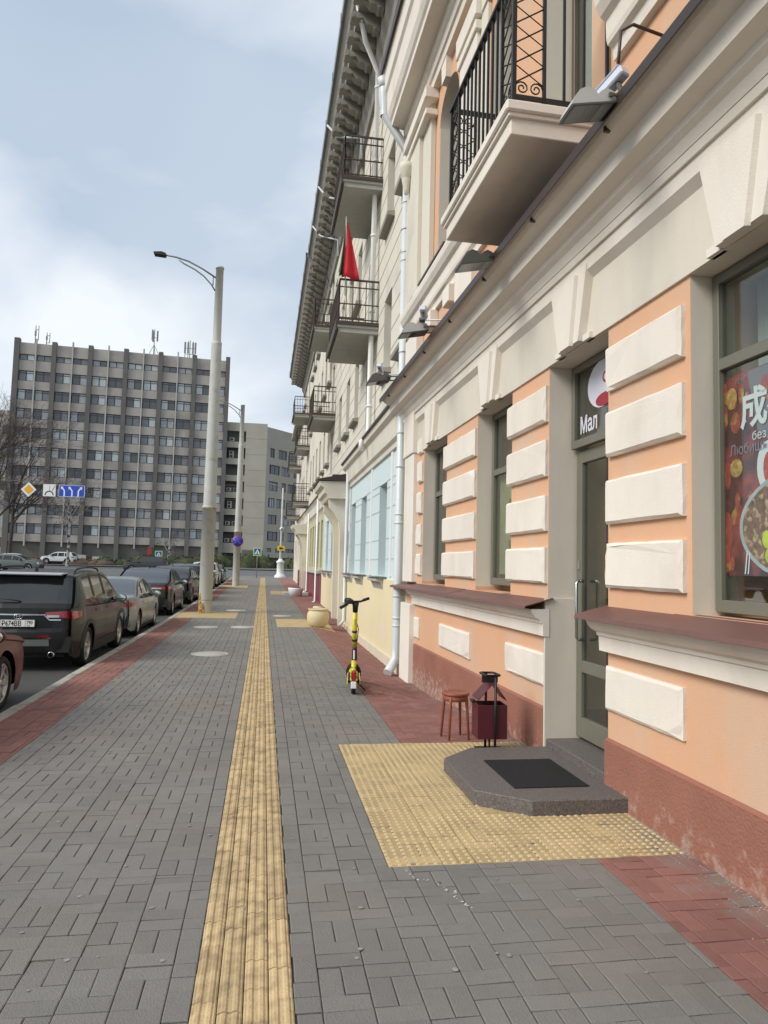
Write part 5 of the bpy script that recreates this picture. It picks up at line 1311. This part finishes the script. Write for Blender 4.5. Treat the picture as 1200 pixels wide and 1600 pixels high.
car(XC,28.9,cz(29),'dark blue hatchback, fourth in the row by the rusty lamp post',p_blu,dict(LIFT,rails=None),glassm=g_car)
car(XC-.05,34.4,cz(34),'grey green estate car, fifth in the row',p_grn,SUV)
car(XC,39.8,cz(40),'bronze dark car, sixth in the row',p_brn,SEDAN)
car(XC,45.4,cz(45),'white topped car, seventh in the row, seen past the lamp post',p_wht,SUV)
car(XC+.05,51,cz(51),'dark car farthest along the parked row',p_dk,SEDAN)
far_=' in the distance'
car(-24.5,70.8,gz(0,70)-.1,'dark silver hatchback crossing at the left above the black car roof',p_grn,LIFT,None,yaw=R(-96),detail=False,name='distant_car') .__class__
o=car(-23.0,76.5,gz(0,77)-.1,'white hatchback just behind the dark silver one',p_wht,LIFT,None,yaw=R(95),detail=False,name='distant_car')[0]
o=car(-23.5,96.5,gz(0,97)+.02,'white sport utility car parked in front of the office slab',p_wht,SUV,None,yaw=R(82),detail=False,name='distant_car')[0]
o=car(7.4,72,gz(0,72)-.1,'grey car half hidden by the corner of the last building',p_grn,SEDAN,None,yaw=R(90),detail=False,name='distant_car')[0]
car(-9.3,74,gz(0,74)-.1,'dark car passing behind the tall lamp post',p_dk,SUV,None,yaw=R(90),detail=False,name='distant_car')
# ================================================================== LAMP POSTS
def lamp_post(x,y,label,armL=1.75,z0=None,s=1.0,rust=True):
    zb=gz(x,y) if z0 is None else z0; t=empty('street_lamp',(x,y,zb),0,label,'street lamp','tall lamp posts along the kerb')
    mb=MB(); mb.lathe([(.208,-.05),(.208,.02),(.210,.03),(.216,3.28),(.224,3.28),(.224,3.36),(.208,3.38)],28); mb.build('lower_tube',m_conc,t)
    mb=MB(); mb.lathe([(.200,3.37),(.165,8.62),(.170,8.70),(.12,8.73)],28); mb.build('middle_tube',m_conc,t)
    mb=MB(); mb.lathe([(.135,8.70),(.122,11.16),(.138,11.16),(.138,11.22),(.0,11.24)],24); mb.build('upper_tube',m_conc,t)
    if rust:
        mb=MB(); k=10; q=random.Random(int(x*100))
        vs=[]; nn=9
        for j in range(nn):
            zz_=.0+.62*j/(nn-1); half=(.55+.5*(1-j/(nn-1))+q.uniform(-.18,.18))*(1 if j<5 else .45)
            for i in range(k+1):
                a=R(215)+half*(i/k*2-1); r_=.2125+zz_*.002
                vs.append((r_*math.cos(a),r_*math.sin(a),zz_))
        mb.add(vs,[(j*(k+1)+i,j*(k+1)+i+1,(j+1)*(k+1)+i+1,(j+1)*(k+1)+i) for j in range(nn-1) for i in range(k)],True); mb.build('rust_patch',m_rust,t)
        mb=MB(); mb.lathe([(.210,.395),(.2145,.40),(.2145,.41),(.210,.415)],28); mb.build('joint_ring',m_rust,t)
        mb=MB(); mb.lathe([(.2242,3.285),(.2275,3.29),(.2275,3.31),(.2242,3.32)],28); mb.build('joint_ring',m_rust,t)
    mb=MB(); A_=[(-.10,0,10.85),(-.55,0,11.12),(-1.0,0,11.33),(-1.40,0,11.43),(-armL,0,11.47)]
    mb.tube([Vector(p) for p in A_],.028,8); mb.tube([(-.12,0,10.42),(-.25,0,10.62),(-.5,0,10.88),(-.8,0,11.08),(-1.15,0,11.24),(-1.30,0,11.34)],.024,8); mb.tube([(-.2,0,10.6),(-.2,0,10.88)],.018,6); mb.build('arm',m_gutter,t)
    mb=MB(); mb.extr([(-armL-.35,11.50),(-armL-.33,11.44),(-armL+.02,11.42),(-armL+.04,11.49),(-armL-.1,11.53)],'y',-.13,.13); mb.build('lamp_head',m_trim,t)
    return t
lamp_post(-1.77,23.4,'tall thick pale lamp post with rusty foot, nearest')
lamp_post(-1.64,44.9,'second tall lamp post, carrying the round blue sign',rust=False)
t=empty('ornate_lamp',(1.45,64,gz(0,64)),0,'white lamp post with moulded pedestal at the crossing','street lamp')
mb=MB(); mb.lathe([(.50,-.1),(.50,.12),(.40,.2),(.33,.3),(.30,.4),(.30,1.25),(.36,1.3),(.36,1.4),(.22,1.5),(.14,1.65)],16); mb.build('pedestal',m_white,t)
mb=MB(); mb.lathe([(.12,1.6),(.10,3.0),(.07,7.9),(.0,7.92)],12); mb.build('post',m_conc,t)
mb=MB(); mb.tube([(0,0,7.7),(-.5,0,8.1),(-1.15,0,8.25)],.03,6); mb.box(-1.5,-1.1,-.12,.12,8.2,8.28); mb.build('arm',m_gutter,t)
m_yel=M('signal_yellow',(.72,.52,.02),.5,.03,5,0,20); m_blu=M('sign_blue',(.012,.07,.50),.45,.04,5,0,20); m_sred=M('sign_red',(.55,.03,.03),.45); m_lime=M('sign_lime',(.42,.72,.06),.4); m_org=M('sign_amber',(.78,.40,.02),.45,.04,5,0,20)
t=empty('yellow_sign',(1.45,63.8,gz(0,64)+2.35),0,'small yellow sign with black arrow on the ornate lamp post','sign')
mb=MB(); mb.box(-.32,.32,-.03,.0,0,.42); mb.build('plate',m_yel,t); mb=MB(); mb.add([(-.2,-.035,.2),(0,-.035,.34),(0,-.035,.26),(.2,-.035,.26),(.2,-.035,.14),(0,-.035,.14),(0,-.035,.06)],[(0,1,2,3,4,5,6)]); mb.build('arrow',m_black,t)
t=empty('camera_dome',(1.45,63.85,gz(0,64)+4.1),0,'small dark round camera on the ornate lamp post','camera'); mb=MB(); mb.lathe([(0,0),(.14,.05),(.18,.18),(.12,.3),(0,.32)],12); mb.build('dome',m_white,t); mb=MB(); mb.lathe([(0,-.19),(.08,-.17)],10,(0,0,.15),'y'); mb.build('lens',m_black,t)
# round blue no-stopping sign
t=empty('no_stopping_sign',(-1.61,44.62,2.95),0,'round blue sign with a red cross on the second lamp post','sign')
mb=MB(); mb.lathe([(0,0),(.33,0),(.335,.015),(0,.015)],32,(0,0,0),'y'); mb.build('rim',m_sred,t); mb=MB(); mb.lathe([(0,-.003),(.305,-.003),(.305,0)],32,(0,0,0),'y'); mb.build('face',m_blu,t)
mb=MB()
for a in (45,-45):
    c,s_=math.cos(R(a)),math.sin(R(a)); mb.add([(c*.28*e-s_*.03*f,-.005-(a>0)*.001,s_*.28*e+c*.03*f) for e,f in ((-1,-1),(1,-1),(1,1),(-1,1))],[(0,1,2,3)])
mb.build('cross',M('sign_dull_red',(.16,.05,.22),.5),t); mb=MB(); mb.box(-.05,.05,.015,.12,-.05,.05); mb.build('bracket',m_gutter,t)
# pedestrian crossing signs
def ped(x,y,zc,z0,label,s=1.0,post=True):
    t=empty('crossing_sign',(x,y,z0),0,label,'sign','pedestrian crossing signs'); 
    a=.34*s
    if post:
        mb=MB(); mb.tube([(0,0,0),(0,0,zc-z0+a)],.03,8); mb.build('post',m_gutter,t)
    zc-=z0
    mb=MB(); mb.box(-a,a,-.05,-.035,zc-a,zc+a,.004); mb.build('lime_border',m_lime,t); b=a*.78
    mb=MB(); mb.box(-b,b,-.056,-.0505,zc-b,zc+b); pn_=mb.build('blue_panel',m_blu,t)
    mb=MB(); mb.add([(-b*.85,-.0575,zc-b*.75),(b*.85,-.0575,zc-b*.75),(0,-.0575,zc+b*.85)],[(0,1,2)]); mb.build('white_triangle',m_white,t)
    mb=MB(); y_=-.059; mb.add([(-.03*s,y_,zc+.0),(.03*s,y_,zc+.0),(.05*s,y_,zc-.09*s),(.09*s,y_,zc-b*.7),(.05*s,y_,zc-b*.7),(0,y_,zc-.12*s),(-.06*s,y_,zc-b*.7),(-.1*s,y_,zc-b*.7),(-.04*s,y_,zc-.08*s)],[tuple(range(9))]); mb.lathe([(0,0),(.03*s,0)],10,(0,y_,zc+.045*s),'y'); mb.build('walking_figure',m_black,t)
ped(-.56,61.5,2.60,gz(0,61),'lime bordered pedestrian crossing sign on a post at the end of the pavement')
ped(-13.8,99,2.5,gz(0,99),'lime bordered pedestrian crossing sign before the office slab, farther off',1.4)
# parking signs by the corner
t=empty('parking_sign',(4.1,62.5,gz(0,62)),0,'post with round white and square blue signs beside the last building','sign')
mb=MB(); mb.tube([(0,0,0),(0,0,3.3)],.03,6); mb.build('post',m_gutter,t); mb=MB(); mb.lathe([(0,0),(.25,0),(.25,.02)],20,(0,-.05,3.2),'y'); mb.build('round_sign',m_white,t); mb=MB(); mb.box(-.26,.26,-.06,-.04,2.2,2.75); mb.build('blue_sign',m_blu,t); mb=MB(); mb.box(-.26,.26,-.06,-.04,1.9,2.17); mb.build('white_sign',m_white,t)
# overhead signs on span wires between the second lamp post and one across the street
t=empty('span_wire',(0,44.9,0),0,'thin steel wires spanning the street and carrying the road signs','wire')
mb=MB(); mb.tube([(-1.8,0,6.4),(-13,0,6.05),(-26,0,6.5)],.010,4); mb.tube([(-1.8,0,5.5),(-26,0,5.5)],.007,4); mb.build('wires',m_gutter,t)
t=lamp_post(-26,44.9,'lamp post across the street holding the span wire',rust=False,z0=.1)
def hang(x,label,fn):
    t=empty('overhead_sign',(x,44.85,5.62),R(-4),label,'sign','road signs on the span wire'); fn(t); mb=MB(); mb.tube([(0,.03,.36),(0,.05,.62)],.008,4); mb.build('hanger',m_gutter,t)
def dia(t):
    for r_,y_,mt_,nm in ((.44,0,m_white,'white_border'),(.29,-.012,m_org,'amber_centre')):
        mb=MB(); mb.extr([(-r_,0),(0,r_),(r_,0),(0,-r_)],'y',y_,y_+.012); mb.build(nm,mt_,t)
def scheme(t):
    mb=MB(); mb.box(-.36,.36,0,.012,-.36,.36,.002); mb.build('plate',m_white,t)
    mb=MB(); k=14; ro_,ri=.26,.20; vs=[]
    for i in range(k+1):
        a=math.pi*i/k; vs+=[(ro_*math.cos(a),-.004,-.30+ro_*math.sin(a)*1.05),(ri*math.cos(a),-.004,-.30+ri*math.sin(a)*1.05)]
    mb.add(vs,[(2*i,2*i+1,2*i+3,2*i+2) for i in range(k)]); mb.build('thick_arc',m_black,t)
    mb=MB(); mb.box(.0,.02,-.005,-.001,-.04,.30); mb.tube([(.14,-.004,-.02),(.32,-.004,.30)],.014,4); mb.build('thin_line',m_gutter,t)
def lanes(t):
    mb=MB(); mb.box(-.76,.76,0,.014,-.36,.36,.003); mb.build('blue_plate',m_blu,t)
    mb=MB(); mb.box(-.74,.74,-.003,-.001,.325,.345).box(-.74,.74,-.003,-.001,-.345,-.325).box(-.745,-.72,-.003,-.001,-.32,.32).box(.72,.745,-.003,-.001,-.32,.32); mb.build('white_edge',m_white,t)
    for x0,dx in ((-.42,-1),(.02,-1),(.38,1)):
        mb=MB(); mb.add([(x0-.04,-.004,-.32),(x0+.04,-.004,-.32),(x0+.04,-.004,.02),(x0-.04,-.004,.0)],[(0,1,2,3)])
        if dx<0: mb.add([(x0-.04,-.0042,.0),(x0+.04,-.0042,.02),(x0-.09,-.0042,.20),(x0-.15,-.0042,.14)],[(0,1,2,3)])
        else: mb.add([(x0-.04,-.0042,.02),(x0+.04,-.0042,.0),(x0+.15,-.0042,.14),(x0+.09,-.0042,.20)],[(0,1,2,3)])
        mb.add([(x0+dx*.06,-.0044,.24),(x0+dx*.22,-.0044,.26),(x0+dx*.20,-.0044,.08)],[(0,1,2)]); mb.build('white_arrow',m_white,t)
hang(-13.8,'yellow and white diamond priority sign hanging over the street',dia); hang(-12.65,'white square junction diagram sign hanging beside the diamond sign',scheme); hang(-11.4,'blue lane direction sign with three white arrows hanging over the street',lanes)
# ================================================================== SCOOTER
t=empty('electric_scooter',(1.17,9.08,gz(1.17,9)),R(-7),'yellow electric scooter with black handlebar parked on the pavement','scooter')
m_sy=M('scooter_yellow',(.66,.60,.03),.4,.06,6,.05,40,coat=.3); m_sb=M('scooter_black',(.014,.014,.015),.5,.1,6,.1,60)
def swheel(par,loc,rz,r_=.125):
    mb=MB(); mb.lathe([(r_*.62,-.025),(r_*.9,-.028),(r_,-.012),(r_,.012),(r_*.9,.028),(r_*.62,.025)],24,axis='x'); w_=mb.build('wheel',m_tyre,par,loc,(0,0,rz))
    mb=MB(); mb.lathe([(.0,-.02),(r_*.3,-.022),(r_*.64,-.012)],16,axis='x'); mb.lathe([(.0,.02),(r_*.3,.022),(r_*.64,.012)],16,axis='x'); mb.build('hub',m_sy if loc[1]>.4 else m_sb,w_)
swheel(t,(0,.0,.115),0,.115)
mb=MB(); mb.box(-.075,.075,.16,.74,.10,.165,.02); mb.build('deck',m_sb,t); mb=MB(); mb.box(-.06,.06,.2,.66,.166,.170,.001); mb.build('grip_mat',m_mat,t)
mb=MB(); mb.box(-.085,-.07,.02,.72,.11,.16,.006).box(.07,.085,.02,.72,.11,.16,.006); mb.build('side_rail',m_sy,t)
mb=MB(); 
for a in range(7):
    th=R(20+a*25); th2=R(20+(a+1)*25); r_=.15; mb.box(-.045,.045,-r_*math.cos(th2 if a%2 else th)*0-r_*math.cos((th+th2)/2)-.025,-r_*math.cos((th+th2)/2)+.025,.115+r_*math.sin((th+th2)/2)-.012,.115+r_*math.sin((th+th2)/2)+.012,.004)
mb.build('rear_mudguard',m_sy,t)
mb=MB(); mb.box(-.035,.035,-.155,-.135,.18,.30,.01); mb.lathe([(0,-.158),(.035,-.15)],16,(0,0,.28),'y'); mb.build('rear_light',m_lred,t); mb=MB(); mb.box(-.034,.034,-.158,-.14,.09,.175,.006); mb.build('number_plate',m_white,t)
mb=MB(); mb.tube([(.05,.30,.10),(.15,.24,.01)],.010,6); mb.build('kickstand',m_sb,t)
HX=.02; ty_=.86
mb=MB(); mb.tube([(0,.74,.14),(0,.80,.22),(0,.84,.30)],.035,8); mb.build('neck',m_sy,t)
mb=MB(); mb.tube([(0,.90,.14),(0,.84,.36)],.030,8); mb.build('fork',m_sb,t)
swheel(t,(.0,.92,.13),R(48),.13)
mb=MB(); mb.lathe([(0,0)],3); mb=MB(); k=8
for i in range(k): 
    th=R(15+i*20); mb.box(-.03,.03,.92-.155*math.cos(th)-.03,.92-.155*math.cos(th)+.03,.13+.155*math.sin(th)-.008,.13+.155*math.sin(th)+.008,.003)
mb.build('front_mudguard',m_sb,t)
mb=MB(); mb.tube([(0,.85,.30),(0,.79,.50)],.030,10); mb.build('stem_lower',m_sb,t); mb=MB(); mb.box(-.012,.012,.775,.80,.33,.49,.003); mb.build('stem_label',m_white,t)
mb=MB(); mb.tube([(0,.79,.50),(0,.73,.70),(0,.65,.98)],[.031,.034,.031],10); mb.build('stem',m_sy,t)
for z_,y_ in ((.58,.765),(.70,.73)):
    mb=MB(); mb.tube([(0,y_,z_),(0,y_-.008,z_+.03)],.036,10); mb.build('stem_clamp',m_sb,t)
mb=MB(); mb.box(-.003,.003,.63,.64,.80,.93); o=mb.build('stem_text',m_sb,t,(0,.015,-.0)) 
mb=MB(); mb.tube([(0,.65,.98),(0,.635,1.06),(0,.63,1.11)],[.034,.04,.05],10); hb=mb.build('handlebar_head',m_sb,t)
mb=MB(); d=Vector((math.cos(R(48)),math.sin(R(48)),0)); c=Vector((0,.63,1.12)); mb.tube([c-d*.29+Vector((0,-.03,-.07)),c-d*.1,c+d*.1,c+d*.27+Vector((0,-.03,.04))],[.018,.015,.015,.018],8); mb.build('handlebar',m_sb,t)
mb=MB(); mb.tube([c-d*.29+Vector((0,-.03,-.07)),c-d*.17+Vector((0,-.012,-.028))],.023,8); mb.tube([c+d*.27+Vector((0,-.03,.04)),c+d*.16+Vector((0,-.01,.018))],.021,8); mb.build('grip',m_sb,t)
mb=MB(); mb.box(-.05,.05,-.05,.05,-.03,.03,.012); mb.build('display',m_sb,t,(-.09,.60,1.13),(R(20),0,R(40)))
mb=MB(); mb.tube([c-d*.15,c-d*.20+Vector((-.04,.05,-.02))],.007,5); mb.tube([(0,.66,.9),(.05,.70,.75),(.03,.80,.5),(.04,.86,.3)],.006,5); mb.build('brake_cable',m_sb,t)
# ================================================================== STOOL, BIN, PLANTERS
t=empty('stool',(1.845,6.72,gz(1.9,6.7)),R(8),'low reddish brown stool standing by the litter bin','stool'); t.scale=(.76,.76,.97)
m_st=M('stool_wood',(.27,.080,.045),.5,.15,6,.2,50,stretch=(1,1,.2))
mb=MB(); mb.lathe([(0,.435),(.14,.437),(.165,.445),(.175,.44),(.175,.425),(.15,.41),(0,.41)],4*6); mb.build('seat',m_st,t)
mb=MB(); mb.lathe([(.145,.365),(.155,.365),(.155,.412),(.145,.412)],24); mb.build('apron',m_st,t)
lg_=None
for i in range(4):
    a=R(45+90*i)
    if lg_ is None:
        mb=MB(); mb.tube([(.135,0,.41),(.15,0,.38),(.185,0,0)],[.024,.022,.014],8); lg_=mb.build('leg',m_st,t); o=lg_
    else: o=inst(lg_,'leg',t,(0,0,0))
    o.rotation_euler=(0,0,a)
t=empty('litter_bin',(2.02,6.22,.0),R(-3),'small maroon litter bin with a tilted two-part lid on black posts','litter bin')
m_bin=M('bin_maroon',(.080,.010,.016),.45,.12,5,.05,40,coat=.2)
mb=MB(); z0,z1=.13,.42; a=.115
for (x0,x1,y0,y1) in ((-.13,.13,-a,-a+.006),(-.13,.13,a-.006,a),(-.13,-.124,-a+.006,a-.006),(.124,.13,-a+.006,a-.006)): mb.box(x0,x1,y0,y1,z0,z1)
mb.box(-.124,.124,-a+.006,a-.006,z0,z0+.006); mb.build('bin_body',m_bin,t)
mb=MB(); 
for y_ in (-a-.012,a+.012): mb.tube([(.02 if y_<0 else .0,y_,0),(.02 if y_<0 else .0,y_,.66)],.012,8)
mb.tube([(-.02,-a+.03,0),(-.02,-a+.03,.13)],.010,6); mb.build('post',m_black,t)
mb=MB(); mb.box(-.10,.14,-a-.03,-a+.01,0,.012); mb.build('foot',m_black,t)
mb=MB(); mb.box(-.10,.14,a-.01,a+.03,0,.012); mb.build('foot',m_black,t)
mb=MB(); mb.add([(.0,-a,.60),(.0,a,.60),(-.13,a,.46),(-.13,-a,.46),(.0,-a,.606),(.0,a,.606),(-.134,a,.464),(-.134,-a,.464)],[(0,1,2,3),(4,7,6,5),(0,3,7,4),(1,5,6,2),(3,2,6,7)]); mb.build('lid',m_bin,t)
mb=MB(); mb.add([(.02,-a,.60),(.02,a,.60),(.12,a,.46),(.12,-a,.46),(.02,-a,.606),(.02,a,.606),(.124,a,.464),(.124,-a,.464)],[(0,1,2,3),(4,7,6,5),(0,3,7,4),(1,5,6,2),(3,2,6,7)]); mb.build('lid',m_bin,t)
mb=MB(); mb.tube([(-.05,-.11,.675),(.05,-.11,.675),(.065,-.09,.675),(.065,.09,.67),(.05,.11,.67),(-.05,.11,.67),(-.065,.09,.67),(-.065,-.09,.675),(-.05,-.11,.675)],.011,6,cap=False); mb.build('top_ring',m_black,t)
mb=MB(); mb.box(-.07,.07,-.015,.015,.60,.665); mb.tube([(-.15,-.04,.44),(-.15,.04,.44)],.018,6); mb.build('hinge',m_black,t)
m_pl=M('planter_cream',(.62,.52,.33),.85,.06,2,.2,40)
t=empty('round_planter',(1.47,19.15,gz(1.47,19.1)),0,'round cream concrete planter by the wall','planter')
mb=MB(); mb.lathe([(0,0),(.17,.0),(.22,.03),(.275,.13),(.295,.24),(.28,.35),(.245,.41),(.235,.43),(.262,.44),(.262,.47),(.22,.47),(.215,.42),(.0,.42)],28); mb.build('bowl',m_pl,t); mb=MB(); mb.lathe([(0,.425),(.22,.43)],20); mb.build('soil',m_joint,t)
mb=MB(); mb.lathe([(0,0),(.15,.0),(.17,.1),(.16,.2),(.12,.24),(0,.24)],20); o=mb.build('small_urn',m_pl,None,(1.55,20.4,gz(1.5,20.4)),(R(0),0,0)); tag(o,'small cream pot standing behind the round planter','pot'); o.scale=(1,1,1.9)
t=empty('low_planter',(1.55,34.5,gz(1.5,34)),0,'low white planter with dark rim farther along the wall','planter')
mb=MB(); mb.lathe([(0,0),(.28,.0),(.36,.34),(.36,.40),(.32,.40),(.30,.34),(0,.34)],20); mb.build('bowl',m_white,t); mb=MB(); mb.lathe([(.30,.36),(.2,.44),(0,.46)],16); mb.build('soil',m_joint,t)
mb=MB(); mb.box(1.0,2.2,35.2,36.2,gz(1.5,35)-.1,gz(1.5,35)+.13,.01); tag(mb.build('entrance_step',m_ltconc),'low concrete step by the far white planter','step')
